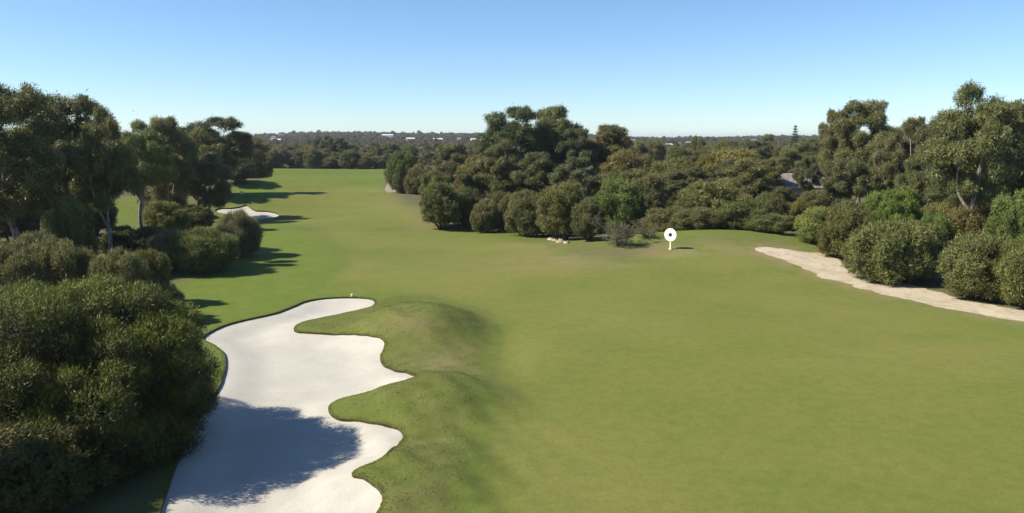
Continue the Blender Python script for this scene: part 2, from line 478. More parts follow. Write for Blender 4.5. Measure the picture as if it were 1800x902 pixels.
# turf, with the lips of the bunkers
g_sel = cls == 0
used = np.unique(GF[g_sel]); remap = -np.ones(len(GV), int); remap[used] = np.arange(len(used))
TV = np.stack([GV[used, 0], GV[used, 1], GZ[used]], 1)
TF = remap[GF[g_sel]]
def sand_depth(xy, poly, d0, d1, w):
    s = dist_poly(xy, poly)
    return d0 + (d1 - d0) * smooth01(s / w)
LIPV, LIPF, off = [], [], len(TV)
for k, d0 in ((1, 0.11), (2, 0.20)):
    e = {}
    for f in GF[cls == k]:
        for a, b in ((f[0], f[1]), (f[1], f[2]), (f[2], f[0])):
            e[(a, b)] = 1
    for (a, b) in e:
        if (b, a) not in e:
            i = off + len(LIPV)
            for v, dz in ((a, 0), (b, 0), (b, -d0 - 0.08), (a, -d0 - 0.08)):
                LIPV.append((GV[v, 0], GV[v, 1], GZ[v] + dz))
            LIPF += [(i, i + 1, i + 2), (i, i + 2, i + 3)]
at = {n: np.concatenate([a[used], np.zeros(len(LIPV))]) for n, a in (('fair', fair), ('dry', dry), ('wood', wood_m), ('rough', rough_m), ('track_shade', track_shade))}
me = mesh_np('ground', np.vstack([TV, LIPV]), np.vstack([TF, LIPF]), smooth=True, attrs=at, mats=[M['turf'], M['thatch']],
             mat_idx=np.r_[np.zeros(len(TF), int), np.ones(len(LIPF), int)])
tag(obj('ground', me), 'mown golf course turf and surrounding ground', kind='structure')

def region(name, k, mat, label, d0=0.0, d1=0.0, w=1.0):
    sel = cls == k
    u = np.unique(GF[sel]); rm = -np.ones(len(GV), int); rm[u] = np.arange(len(u))
    z = GZ[u] - (sand_depth(GV[u], polys[k - 1], d0, d1, w) if d1 else 0)
    me = mesh_np(name, np.stack([GV[u, 0], GV[u, 1], z], 1), rm[GF[sel]], mat, True)
    tag(obj(name, me), label, kind='structure')
region('sand_bunker', 1, M['sand'], 'large winding white sand bunker in the foreground', 0.11, 0.38, 2.2)
region('sand_bunker', 2, M['sand'], 'small white sand bunker beside the trees on the left', 0.20, 0.7, 4.0)
region('sandy_path', 3, M['path'], 'pale sandy path along the shrubs on the right')
region('dirt_path', 4, M['dirt'], 'short grey path by the far round bushes')

# ------------------------------------------------------------------ plants
def leaves(rng, P, D, Nn, L, W, tint):
    """one slim triangle for each leaf"""
    side = nrm(np.cross(D, Nn)) * (W * 0.5)[:, None]
    V = np.empty((len(P), 3, 3)); V[:, 0] = P - side; V[:, 1] = P + side; V[:, 2] = P + D * L[:, None]
    return V.reshape(-1, 3), np.repeat(tint, 3)

def tufted(rng, lobes, n_tufts, per, tuft_r, L, W, out=0.7, up=0.3, rnd=0.6, shell=0.13, zmin=None, tip=0.0, updir=0.0, inner=0.25, filler=0, base=0.42):
    """foliage: tufts of leaves on the shells of many overlapping lobes. lobes: (n,6) centre + radii"""
    C, Rd = lobes[:, :3], lobes[:, 3:6]
    w = (Rd[:, 0] * Rd[:, 1]) ** 0.5; w = w ** 2; w = w / w.sum()
    li = rng.choice(len(C), int(n_tufts * 1.8), p=w)
    u = nrm(rng.normal(0, 1, (len(li), 3)) + np.array([0, 0, updir]))
    rho = 1 - np.abs(rng.normal(0, shell, len(li))); deep = rng.random(len(li)) < inner
    rho[deep] *= rng.uniform(0.5, 0.95, deep.sum())
    P = C[li] + u * Rd[li] * rho[:, None]
    keep = np.ones(len(P), bool)
    for j in range(len(C)):                       # drop what lies deep inside another lobe
        q = np.linalg.norm((P - C[j]) / Rd[j], axis=1)
        keep &= (q > 0.72) | (li == j) | deep
    if zmin is not None: keep &= P[:, 2] > zmin
    P, u, li = P[keep][:n_tufts], u[keep][:n_tufts], li[keep][:n_tufts]
    tt = np.clip(rng.normal(base, 0.2, len(P)) + tip * np.clip(u[:, 2], 0, 1) + rng.normal(0, 0.12, len(C))[li], 0, 1)  # lighter on upward tufts: new growth, plus painted sunlight on the near bush
    n = len(P)
    k = np.repeat(np.arange(n), per)
    pp = P[k] + rng.normal(0, tuft_r * 0.45, (len(k), 3))
    D = nrm(u[k] * out * 0.45 + np.array([0, 0, up * 0.8]) + rng.normal(0, rnd, (len(k), 3)))
    Nn = nrm(u[k] * 1.1 + np.array([0, 0, 0.3]) + rng.normal(0, 0.5, (len(k), 3)))
    Nn = Nn - D * np.sum(Nn * D, 1, keepdims=True)
    ll = L * rng.uniform(0.65, 1.35, len(k)); ww = W * rng.uniform(0.7, 1.3, len(k))
    t = np.clip(tt[k] + rng.normal(0, 0.13, len(k)), 0, 1)
    V, T = leaves(rng, pp, D, Nn, ll, ww, t)
    if filler:
        li = rng.choice(len(C), filler, p=w); u = nrm(rng.normal(0, 1, (filler, 3)))
        P = C[li] + u * Rd[li] * rng.uniform(0.35, 0.8, filler)[:, None]
        if zmin is not None: P = P[P[:, 2] > zmin + 0.1]; u = u[:len(P)]
        V2, T2 = leaves(rng, P, nrm(rng.normal(0, 1, (len(P), 3))), nrm(u + rng.normal(0, .4, u.shape)), np.full(len(P), L * 2.0), np.full(len(P), W * 3.2), np.full(len(P), 0.35))
        V = np.vstack([V, V2]); T = np.concatenate([T, T2])
    return V, T

def bent(rng, a, b, n=6, sag=0.1, lift=0.0):
    a, b = np.asarray(a, float), np.asarray(b, float); t = np.linspace(0, 1, n)[:, None]
    L = np.linalg.norm(b - a)
    P = a + (b - a) * t
    for f in (1, 2): P = P + np.sin(t * np.pi * f) * rng.normal(0, sag * L / f, 3)
    P = P + np.sin(t * np.pi) * np.array([0, 0, lift * L])
    P[0], P[-1] = a, b
    return P

def tri_mesh(name, V, T, mat):
    return mesh_np(name, V, np.arange(len(V)).reshape(-1, 3), mat, False, {'tint': T})

def make_eucalypt(seed, H=14.0, rad=4.2, lobes_n=19, crown_lo=0.36, lean=0.0, tufts=2600, per=22, bark='bark', leaf='euc', L=0.34, W=0.075, split=0.24, lobe_r=(0.85, 1.5), dome=1.0):
    rng = np.random.default_rng(seed)
    lob = []
    cz = H * (crown_lo + 1) / 2; rz = H * (1 - crown_lo) / 2
    tries = 0
    while len(lob) < lobes_n and tries < 4000:
        tries += 1
        u = nrm(rng.normal(0, 1, 3)); q = rng.uniform(0.35, 1.0) ** 0.5
        r = rng.uniform(*lobe_r)
        p = np.array([u[0] * rad * q, u[1] * rad * q, cz + u[2] * rz * q])
        wide = 1.0 - 0.45 * max(0, (p[2] - cz) / rz) ** 2 * dome
        p[0] *= wide; p[1] *= wide; p[0] += lean * p[2]
        p[2] = min(p[2], H - r * 0.75)
        if all(np.linalg.norm((p - l[:3]) * (1, 1, 1.15)) > 0.84 * (r + l[3]) for l in lob):
            lob.append(np.r_[p, r * rng.uniform(0.95, 1.25), r * rng.uniform(0.95, 1.25), r * rng.uniform(0.66, 0.88)])
    lob = np.array(lob)
    lob[np.argmax(lob[:, 2]), 2] = H - lob[np.argmax(lob[:, 2]), 5]
    # satellites break the outline of each lobe
    sat = []
    for l in lob:
        for _ in range(5):
            u = nrm(rng.normal(0, 1, 3) + (0, 0, 0.25)); f = rng.uniform(0.32, 0.55)
            sat.append(np.r_[l[:3] + u * l[3:6] * 0.85, l[3:6] * f])
    allL = np.vstack([lob, sat])
    V, T = tufted(rng, allL, tufts, per, 0.42, L, W, 0.45, -0.35, 0.55, 0.14, zmin=H * crown_lo * 0.55, updir=0.2, inner=0.22, filler=2200)
    crown = tri_mesh('crown', V, T, M[leaf])
    b = Builder()
    sp = np.array([lean * H * split + rng.normal(0, .15), rng.normal(0, .15), H * split])
    r0 = 0.022 * H
    b.tube(bent(rng, (0, 0, -0.4), sp, 7, 0.04), np.linspace(r0 * 1.25, r0 * 0.85, 7), 8)
    ks = rng.integers(3, 5); ang0 = rng.uniform(0, 6.28)
    limb_pts = []
    for i in range(ks):
        a = ang0 + i * 6.283 / ks + rng.normal(0, 0.25)
        e = np.array([math.cos(a) * rad * 0.5 + lean * H * .8, math.sin(a) * rad * 0.5, H * rng.uniform(0.66, 0.84)])
        P = bent(rng, sp - (0, 0, 0.1), e, 9, 0.07, 0.02)
        b.tube(P, np.linspace(r0 * 0.62, r0 * 0.16, 9), 6); limb_pts.append(P)
    LP = np.vstack(limb_pts)
    for l in lob:
        cand = LP[LP[:, 2] < l[2] + 0.3] if (LP[:, 2] < l[2] + 0.3).any() else LP[:4]
        s = cand[np.argmin(np.linalg.norm(cand - l[:3], axis=1) + 0.3 * (l[2] - cand[:, 2]))]
        P = bent(rng, s, l[:3], 5, 0.09, 0.03)
        b.tube(P, np.linspace(r0 * 0.24, r0 * 0.07, 5), 5)
        for _ in range(4):
            u = nrm(rng.normal(0, 1, 3) + (0, 0, .3))
            b.tube(bent(rng, P[rng.integers(2, 5)], l[:3] + u * l[3:6] * 0.9, 4, 0.12), np.linspace(r0 * 0.09, 0.012, 4), 4, False)
    trunk = b.mesh('trunk', M[bark], True)
    return dict(crown=crown, trunk=trunk, H=H, W=2 * (np.abs(allL[:, 0] - lean * cz) + allL[:, 3]).max() * 0.5 + (np.abs(allL[:, 1]) + allL[:, 4]).max())

def make_shrub(seed, H=4.0, rad=3.0, lobes_n=34, leaf='shrub', tufts=2400, per=18, L=0.21, W=0.06, skirt=0.25, bark='bark_dark', lobe_r=(0.5, 0.95), tip=0.15, tuft_r=0.26, up=0.35, stems=6, filler=3000, flat_=1.0, squash=0.85, out=0.7, cz=0.48, rz=0.40, base=0.42):
    rng = np.random.default_rng(seed)
    lob = []
    c = np.array([0, 0, H * cz])
    R3 = np.array([rad * 0.80, rad * 0.80, H * rz])
    tries = 0
    while len(lob) < lobes_n and tries < 6000:
        tries += 1
        u = nrm(rng.normal(0, 1, 3) + (0, 0, 0.15))
        r = rng.uniform(*lobe_r)
        e = np.sign(u) * np.abs(u) ** flat_
        p = c + e * (R3 - (0, 0, 0)) * rng.uniform(0.86, 1.05)
        p[2] = np.clip(p[2], skirt * H * 0.6 + 0.35 * r, H - r * squash)
        if all(np.linalg.norm(p - l[:3]) > 0.58 * (r + l[3]) for l in lob):
            lob.append(np.r_[p, r * rng.uniform(1, 1.2), r * rng.uniform(1, 1.2), r * squash])
    lob = np.array(lob)
    core = np.array([[0, 0, H * (cz - 0.02), rad * 0.74, rad * 0.74, H * (rz - 0.02)]])
    allL = np.vstack([core, lob])
    V, T = tufted(rng, allL, tufts, per, tuft_r, L, W, out, up, 0.55, 0.10, zmin=0.10 * H * (1 if skirt > 0 else 0), tip=tip, updir=0.2, inner=0.18, filler=filler, base=base)
    crown = tri_mesh('crown', V, T, M[leaf])
    b = Builder()
    for i in range(stems):
        l = lob[rng.integers(len(lob))]
        P = bent(rng, (rng.normal(0, .12 * rad * .4), rng.normal(0, .12 * rad * .4), -0.25), l[:3], 7, 0.08, 0.05)
        b.tube(P, np.linspace(0.030 * H * 0.8, 0.02, 7), 6)
        for _ in range(3):
            l2 = lob[rng.integers(len(lob))]
            b.tube(bent(rng, P[rng.integers(2, 5)], l2[:3], 5, 0.08), np.linspace(0.012 * H, 0.01, 5), 4, False)
    trunk = b.mesh('stems', M[bark], True)
    return dict(crown=crown, trunk=trunk, H=H, W=2 * max((np.abs(allL[:, 0]) + allL[:, 3]).max(), (np.abs(allL[:, 1]) + allL[:, 4]).max()) * 0.95)

def make_twiggy(seed, H=3.2, rad=2.6):
    """a half dead shrub: a tangle of grey twigs with thin foliage"""
    rng = np.random.default_rng(seed); b = Builder(); tips = []
    for i in range(9):
        a = rng.uniform(0, 6.283); e = np.array([math.cos(a) * rad * rng.uniform(.4, .9), math.sin(a) * rad * rng.uniform(.4, .9), H * rng.uniform(.5, .95)])
        P = bent(rng, (rng.normal(0, .3), rng.normal(0, .3), -.2), e, 7, 0.1, 0.08); b.tube(P, np.linspace(.09, .02, 7), 5)
        for _ in range(9):
            s = P[rng.integers(2, 7)]; q = s + nrm(rng.normal(0, 1, 3) + (0, 0, .35)) * rng.uniform(.6, 1.3)
            q[2] = max(q[2], 0.1)
            P2 = bent(rng, s, q, 4, 0.12); b.tube(P2, np.linspace(.022, .01, 4), 4, False)
            for _ in range(6):
                s2 = P2[rng.integers(1, 4)]; q2 = s2 + nrm(rng.normal(0, 1, 3) + (0, 0, .3)) * rng.uniform(.25, .6)
                b.tube([s2, (s2 + q2) / 2 + rng.normal(0, .04, 3), q2], [.011, .009, .006], 3, False); tips.append(q2)
    trunk = b.mesh('stems', M['twig'], True)
    tips = np.array(tips)
    lob = np.c_[tips, np.full((len(tips), 3), 0.2)][::2]
    V, T = tufted(rng, lob, 650, 12, 0.22, 0.14, 0.035, .5, .2, .7, .2)
    return dict(crown=tri_mesh('crown', V, T, M['shrub']), trunk=trunk, H=H, W=2 * rad)

def make_conifer(seed, H=9.0, rad=2.2, leaf='conifer'):
    rng = np.random.default_rng(seed); b = Builder()
    b.tube(bent(rng, (0, 0, -.2), (0, 0, H), 8, .004), np.linspace(.16, .02, 8), 6)
    VV, TT = [], []
    for lv in np.arange(0.12, 0.99, 0.055):
        r = rad * (1 - lv) ** 0.8 + 0.12
        for a in np.linspace(0, 6.283, 6, endpoint=False) + rng.uniform(0, 1):
            e = np.array([math.cos(a) * r, math.sin(a) * r, lv * H + r * .12]); s = np.array([0, 0, lv * H])
            P = bent(rng, s, e, 4, .03); b.tube(P, np.linspace(.03, .01, 4), 4, False)
            n = int(14 + 46 * r); t = rng.uniform(0.15, 1, n)
            pp = s + (e - s) * t[:, None] + rng.normal(0, .07, (n, 3))
            D = nrm((e - s) / r * .6 + rng.normal(0, .5, (n, 3)) + (0, 0, .4))
            v, tt = leaves(rng, pp, D, nrm(rng.normal(0, .6, (n, 3)) + (0, 0, 1)), rng.uniform(.15, .32, n), rng.uniform(.05, .09, n), rng.random(n))
            VV.append(v); TT.append(tt)
    return dict(crown=tri_mesh('crown', np.vstack(VV), np.concatenate(TT), M[leaf]), trunk=b.mesh('trunk', M['bark_dark'], True), H=H, W=2 * rad)

PROTO = {}
EUC = [make_eucalypt(11, 14, 4.0, 20), make_eucalypt(12, 15, 4.4, 24, 0.30), make_eucalypt(23, 13, 4.6, 20, 0.40, 0.05),
       make_eucalypt(34, 15, 3.8, 18, 0.42, -0.04, bark='bark_pale'), make_eucalypt(45, 14, 4.3, 22, 0.26)]
EUC_OPEN = [make_eucalypt(56, 16, 5.0, 26, 0.34, 0.03, 3300, 21, 'bark', split=0.3, lobe_r=(1.0, 1.7)), make_eucalypt(67, 15, 4.6, 21, 0.38, -0.05, 2600, 20, 'bark_pale', split=0.34, lobe_r=(0.9, 1.5))]
ROUND = [make_shrub(101), make_shrub(102, 4.2, 2.7, 30), make_shrub(103, 3.8, 3.2, 40, lobe_r=(0.45, 0.85))]
TALLSH = [make_shrub(111, 6.0, 3.0, 34, skirt=0.35, lobe_r=(0.6, 1.1), L=0.24, W=0.065), make_shrub(112, 5.5, 2.8, 30, skirt=0.4, lobe_r=(0.55, 1.0), up=0.1)]
FEATH = [make_shrub(121, 4.5, 3.0, 26, lobe_r=(0.6, 1.1), L=0.34, W=0.04, up=0.9, tip=0.3, tufts=2400, per=20, tuft_r=0.35, out=0.4), make_shrub(122, 4.3, 2.6, 22, lobe_r=(0.6, 1.0), L=0.36, W=0.038, up=0.8, tip=0.25, per=18, tuft_r=0.36, out=0.4)]
TWIG = [make_twiggy(131), make_twiggy(132, 2.6, 2.8)]
CYP = [make_shrub(141, 5.0, 2.6, 30, lobe_r=(0.4, 0.8), L=0.22, W=0.05, up=1.2, tip=0.2, out=0.4)]
PINE = [make_conifer(151)]
NEAR = make_shrub(163, 6.2, 5.3, 90, 'tea', 23000, 18, 0.13, 0.025, 0.0, 'bark_dark', (0.45, 1.25), 0.85, 0.24, 0.9, 24, 14000, 0.92, 0.9, 0.9, 0.34, 0.56, 0.08)  # very dark base, yellow upper tufts: shaded side and sunlit top painted in

NAMES = {'euc': ('eucalyptus_tree', 'tree'), 'open': ('eucalyptus_tree', 'tree'), 'round': ('round_shrub', 'shrub'), 'tall': ('tall_shrub', 'shrub'),
         'feath': ('feathery_shrub', 'shrub'), 'twig': ('dead_shrub', 'shrub'), 'cyp': ('green_bush', 'shrub'), 'pine': ('conifer_tree', 'tree')}
SETS = {'euc': EUC, 'open': EUC_OPEN, 'round': ROUND, 'tall': TALLSH, 'feath': FEATH, 'twig': TWIG, 'cyp': CYP, 'pine': PINE}
prng = random.Random(5)
FOOT = []

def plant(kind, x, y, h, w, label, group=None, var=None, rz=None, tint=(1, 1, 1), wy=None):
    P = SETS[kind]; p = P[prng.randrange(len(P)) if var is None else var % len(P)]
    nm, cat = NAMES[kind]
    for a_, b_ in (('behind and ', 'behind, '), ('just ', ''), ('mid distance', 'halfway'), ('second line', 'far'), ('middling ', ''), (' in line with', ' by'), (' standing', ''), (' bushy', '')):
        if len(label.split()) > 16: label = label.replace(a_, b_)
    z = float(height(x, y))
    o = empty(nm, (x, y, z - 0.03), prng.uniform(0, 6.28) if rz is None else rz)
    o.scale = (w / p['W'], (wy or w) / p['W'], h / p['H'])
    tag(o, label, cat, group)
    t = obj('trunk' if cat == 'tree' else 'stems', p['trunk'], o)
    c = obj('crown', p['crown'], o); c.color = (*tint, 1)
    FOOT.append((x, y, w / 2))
    return o

def plant_px(kind, px, Y, top, wpx, label, group=None, **kw):
    """a plant whose crown centre stands in direction px at distance Y; its top is seen at row top"""
    h = 3.0
    for _ in range(6):
        x = (px - 900) / F_PX * (Y * ct + (CAM_H - h * 0.6) * st)
        z0 = float(height(x, Y))
        k = (451 - top) / F_PX                     # (Y st + (z-H) ct) = k (Y ct + (H-z) st)
        zt = CAM_H + Y * (k * ct - st) / (ct + k * st)
        h = max(0.8, zt - z0)
    w = wpx / F_PX * Y
    return plant(kind, x, Y, h, w, label, group, **kw)

G_LT, G_LS = 'tall trees along the left side', 'shrubs along the left side'
G_RS, G_RT = 'shrubs along the right edge of the fairway', 'tall trees of the right wood'
warm, dull, brown, green, dark, grey = (1.1, 1.05, 0.85), (0.97, 0.94, 0.93), (1.09, 0.97, 0.86), (0.95, 1.15, 0.8), (0.75, 0.78, 0.8), (1.05, 1.02, 1.25)

# the big bush in the left foreground
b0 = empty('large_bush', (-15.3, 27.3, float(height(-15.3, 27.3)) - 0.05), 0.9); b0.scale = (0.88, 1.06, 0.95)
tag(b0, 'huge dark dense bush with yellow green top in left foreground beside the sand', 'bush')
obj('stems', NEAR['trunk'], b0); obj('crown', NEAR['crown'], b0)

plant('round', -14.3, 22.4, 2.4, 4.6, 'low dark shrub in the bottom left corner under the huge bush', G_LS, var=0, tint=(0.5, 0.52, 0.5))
LEFT = [
 ('round', 20, 46, 437, 130, 'olive shrub at the left edge directly behind the huge dark bush', dull, 0),
 ('round', 105, 49, 424, 130, 'wide olive shrub below the trunks of the leftmost tall trees', dull, 2),
 ('round', 205, 47, 440, 115, 'olive shrub between wide olive shrub and dark shrub near bunker', dull, 1),
 ('round', 288, 47, 500, 80, 'shrub left of the pointed left tip of the big bunker', dark, 0),
 ('round', 255, 52, 440, 90, 'small brownish shrub in front of the grey green shrub on the left', brown, 2),
 ('feath', 358, 65, 402, 125, 'largest feathery green shrub on the left throwing shadow on the grass', (0.95, 1.05, 0.85), 0),
 ('feath', 420, 73, 372, 75, 'grey green feathery shrub right below the small left bunker', grey, 1),
 ('feath', 300, 66, 405, 80, 'silvery feathery shrub left of the largest feathery shrub', grey, 1),
 ('tall', 290, 88, 352, 75, 'dark rounded shrub below the tree row left of the small bunker', (0.9, 1.0, 0.8), 0),
 ('tall', 340, 94, 358, 70, 'yellowish shrub touching the left end of the small bunker', warm, 1),
 ('round', 225, 72, 398, 110, 'dark low shrub at the foot of the forked tree on the left', dark, 1),
 ('tall', 122, 62, 343, 90, 'small leafy tree-like shrub in front of the leftmost trunks', warm, 1),
 ('tall', 20, 84, 322, 120, 'dark bushy growth between the trunks at the far left edge', dark, 0),
 ('tall', 90, 90, 330, 110, 'dark bushy growth behind the small leafy tree-like shrub', dark, 1),
 ('tall', 160, 92, 335, 80, 'dark bushy growth left of the sunlit grass patch', dark, 0),
 ('tall', 285, 118, 318, 80, 'dark bushy growth right of the forked trunk', dark, 1),
 ('round', 60, 58, 410, 120, 'dark low shrub under the leaning trunk at far left', dark, 2),
]
for k, px, Y, top, w, lab, tint, v in LEFT:
    plant_px(k, px, Y, top, w, lab, G_LS, tint=tint, var=v)
LEFT_T = [
 ('euc', 10, 64, 150, 185, 'tallest leftmost eucalyptus cut by the left edge of the picture', warm, 1),
 ('euc', 122, 74, 168, 140, 'second tall eucalyptus from the left with rounded crown', (1, 1, 0.95), 0),
 ('euc', 182, 68, 190, 115, 'third tall eucalyptus from the left, front of the row', warm, 2),
 ('euc', 70, 80, 185, 130, 'tall eucalyptus standing back between the two leftmost crowns', dull, 4),
 ('open', 243, 96, 214, 105, 'eucalyptus with forked trunk before the sunlit grass on the left', green, 0),
 ('euc', 296, 108, 209, 90, 'eucalyptus with twin tops in the middle of the left row', warm, 4),
 ('euc', 345, 116, 228, 95, 'bright yellow green eucalyptus in the left row, in front of the farthest tall one', (1.15, 1.2, 0.8), 2),
 ('euc', 385, 134, 207, 105, 'broad flat topped eucalyptus near the far end of the left row', dull, 1),
 ('euc', 320, 128, 222, 80, 'dark eucalyptus standing behind the left row near its middle', dark, 0),
 ('euc', 365, 112, 270, 80, 'lower dark eucalyptus just behind the small left bunker', (0.8, 0.85, 0.8), 4),
 ('open', 428, 196, 232, 75, 'brownish eucalyptus with pale trunk at the far end of the left row', brown, 1),
 ('tall', 452, 212, 268, 45, 'last bushy tree of the left row beside the far green', dull, 0),
 ('tall', 418, 178, 275, 50, 'bushy dark tree between pale trunk and the left row', dark, 1),
]
for k, px, Y, top, w, lab, tint, v in LEFT_T:
    plant_px(k, px, Y, top, w * 1.22, lab, G_LT, tint=tint, var=v)
# one tree stands just outside the frame and throws its shade on the near sand
plant('euc', -16.9, 19.2, 9.0, 4.6, 'eucalyptus just outside the lower left corner, only its shadow tip shows', None, var=0)

RIGHT = [
 ('round', 706, 166, 267, 58, 'farthest round bush of the right row beside the grey path', (0.95, 1.05, 0.85), 0),
 ('round', 738, 150, 289, 56, 'second farthest round bush of the right row', dull, 1),
 ('round', 765, 134, 300, 62, 'third farthest round bush of the right row', (0.9, 1.0, 0.85), 2),
 ('tall', 776, 106, 319, 76, 'dense round bush at the sandy corner of the right row', (0.95, 1.0, 0.85), 0),
 ('round', 820, 108, 331, 62, 'dark bush right of the sandy corner bush', dark, 2),
 ('round', 852, 103, 352, 52, 'small domed bush standing at the end of the low grass verge', dull, 1),
 ('round', 884, 106, 338, 56, 'bush between the small domed bush and the pale rocks', dull, 0),
 ('tall', 922, 100, 331, 62, 'rounded bush behind the low verge left of the big domed tree', (1, 1, 0.9), 1),
 ('tall', 990, 83, 318, 98, 'big domed bushy tree beside the pale rocks', (1.05, 1.05, 0.9), 0),
 ('tall', 1034, 79, 345, 62, 'bushy tree with bare grey stems and a shadow at its foot', dull, 1),
 ('tall', 1085, 91, 313, 95, 'green bush rising behind the grey dead shrub', green, 0),
 ('tall', 1125, 100, 325, 90, 'bush behind the white target disc to its left', dull, 1),
 ('twig', 1085, 75, 388, 95, 'grey half dead shrub of bare twigs left of the target disc', grey, 0),
 ('twig', 1135, 77, 398, 70, 'smaller dead shrub with pale branches beside the target disc', brown, 1),
 ('round', 1180, 87, 364, 105, 'olive shrub directly behind the white target disc', dull, 0),
 ('tall', 1255, 89, 318, 135, 'largest domed shrub on the crest right of the target disc', (0.95, 0.98, 0.88), 0),
 ('round', 1225, 84, 365, 95, 'low shrub in front of the largest domed shrub', dull, 2),
 ('round', 1305, 83, 352, 105, 'shrub in front right of the largest domed shrub', (0.95, 1, 0.85), 1),
 ('round', 1352, 80, 376, 85, 'last shrub on the crest before the pale path starts', (0.95, 1, 0.9), 0),
 ('round', 1450, 75, 364, 105, 'bright green round shrub standing alone behind the top of the path', green, 1),
 ('round', 1562, 61, 390, 150, 'large dense round shrub on the middle of the pale path', (0.95, 1.02, 0.9), 2),
 ('round', 1612, 62, 392, 110, 'right half of the shrub pair on the middle of the pale path', (0.95, 1.0, 0.95), 0),
 ('round', 1735, 54, 412, 150, 'dense shrub at the lower end of the pale path', (1, 1, 0.95), 1),
 ('round', 1815, 51, 418, 120, 'shrub cut by the right edge of the picture by the path', (1.05, 1.1, 0.85), 0),
 ('cyp', 1572, 72, 330, 115, 'vivid green upright bush behind the shrub pair', (0.85, 1.1, 0.6), 0),
 ('cyp', 1640, 68, 372, 70, 'small dark green bush right of the vivid upright bush', (0.8, 1.0, 0.7), 0),
 ('tall', 1368, 104, 326, 62, 'shrub hiding the left wall of the mauve roofed house', dark, 1),
 ('tall', 1430, 102, 333, 62, 'shrub hiding the right wall of the mauve roofed house', dull, 0),
 ('round', 1398, 98, 352, 55, 'low shrub in front of the middle of the mauve roofed house', warm, 1),
 ('round', 700, 182, 290, 40, 'small bush tucked behind the farthest round bush', dark, 2),
]
for k, px, Y, top, w, lab, tint, v in RIGHT:
    plant_px(k, px, Y, top, w, lab, G_RS, tint=tint, var=v)
RIGHT_T = [
 ('euc', 905, 122, 189, 112, 'left half of the tallest pair of eucalyptus in the centre', (0.9, 1, 0.9), 1),
 ('euc', 972, 126, 190, 112, 'right half of the tallest pair of eucalyptus in the centre', (0.88, 0.98, 0.92), 4),
 ('euc', 1012, 120, 226, 62, 'dark eucalyptus against the right side of the tallest central pair', dark, 0),
 ('euc', 885, 116, 248, 80, 'lower eucalyptus in front of the left tall central tree', dull, 2),
 ('euc', 945, 112, 268, 80, 'short eucalyptus at the foot of the tallest central pair', dull, 0),
 ('euc', 1070, 130, 221, 95, 'brownish eucalyptus right of the tallest central pair', brown, 3),
 ('tall', 1095, 118, 262, 85, 'brown bushy tree below the brownish eucalyptus', brown, 0),
 ('tall', 832, 118, 282, 62, 'brown rounded tree left of the tallest central pair', brown, 1),
 ('euc', 850, 142, 252, 75, 'brownish tree behind the brown rounded tree', brown, 2),
 ('euc', 798, 160, 252, 70, 'dull tree behind the right row of round bushes', dull, 0),
 ('open', 1712, 70, 150, 165, 'tallest eucalyptus on the right with open crown and forked trunk', (1, 1.05, 0.9), 0),
 ('open', 1795, 76, 183, 150, 'eucalyptus at the right edge with sky showing through its crown', green, 1),
 ('euc', 1516, 112, 177, 100, 'tall dense domed eucalyptus above the house roof on the right', (1, 1, 0.9), 0),
 ('euc', 1466, 116, 196, 66, 'lower left companion of the tall domed eucalyptus', (1, 1, 0.88), 4),
 ('open', 1600, 98, 209, 80, 'thin eucalyptus between domed and tallest right trees', dull, 1),
 ('euc', 1550, 96, 246, 85, 'mid height eucalyptus below the domed one', (1, 0.98, 0.9), 4),
 ('euc', 1645, 86, 250, 90, 'mid height olive eucalyptus left of the tallest right tree', warm, 3),
 ('euc', 1490, 92, 280, 75, 'eucalyptus with pale trunk right of the house roof', dull, 3),
 ('euc', 1740, 82, 262, 110, 'lower eucalyptus behind the tallest right tree', dull, 2),
 ('euc', 1672, 76, 300, 80, 'leafy lower tree at the foot of the tallest right eucalyptus', (1, 1.05, 0.85), 4),
 ('tall', 1785, 66, 330, 80, 'bushy tree at the right edge above the path shrubs', green, 1),
 ('tall', 1280, 150, 262, 120, 'yellow brown broad tree above the largest domed shrub', (1.18, 1.08, 0.75), 0),
 ('tall', 1185, 140, 275, 90, 'olive tree right of the brown bushy tree', (1.1, 1.05, 0.85), 1),
 ('tall', 1335, 122, 292, 75, 'brown olive tree left of the house', brown, 0),
 ('tall', 1150, 115, 297, 80, 'olive tree behind the bush left of the target disc', dull, 1),
 ('tall', 1215, 112, 300, 85, 'olive tree between target disc and house, second row', warm, 0),
 ('tall', 1275, 108, 310, 80, 'dark olive tree close behind the largest domed shrub', dark, 1),
 ('open', 1418, 108, 276, 48, 'slim open eucalyptus in front of the right side of the house roof', dull, 1),
 ('euc', 1655, 105, 216, 90, 'grey green eucalyptus filling the gap left of the tallest right tree', dull, 1),
 ('euc', 1575, 118, 222, 85, 'rear eucalyptus between the domed and the thin right trees', (1, 1.02, 0.95), 0),
 ('euc', 1760, 92, 205, 95, 'rear eucalyptus between the two rightmost tall trees', dull, 4),
 ('euc', 1620, 82, 268, 85, 'leafy eucalyptus above the vivid green upright bush', (1, 1.02, 0.9), 2),
 ('cyp', 1226, 240, 238, 32, 'dark green upright tree against the far houses', dark, 0),
 ('pine', 1397, 260, 218, 24, 'pointed conifer sticking up above the right skyline', (0.9, 1, 1), 0),
 ('euc', 1350, 300, 236, 30, 'small rounded tree on the skyline left of the pointed conifer', dull, 0),
 ('euc', 1430, 170, 245, 80, 'olive tree behind the house on its right', warm, 1),
 ('euc', 1385, 160, 262, 75, 'olive tree directly behind the house roof', warm, 4),
]
for k, px, Y, top, w, lab, tint, v in RIGHT_T:
    plant_px(k, px, Y, top, w * 1.15, lab, G_RT, tint=tint, var=v)

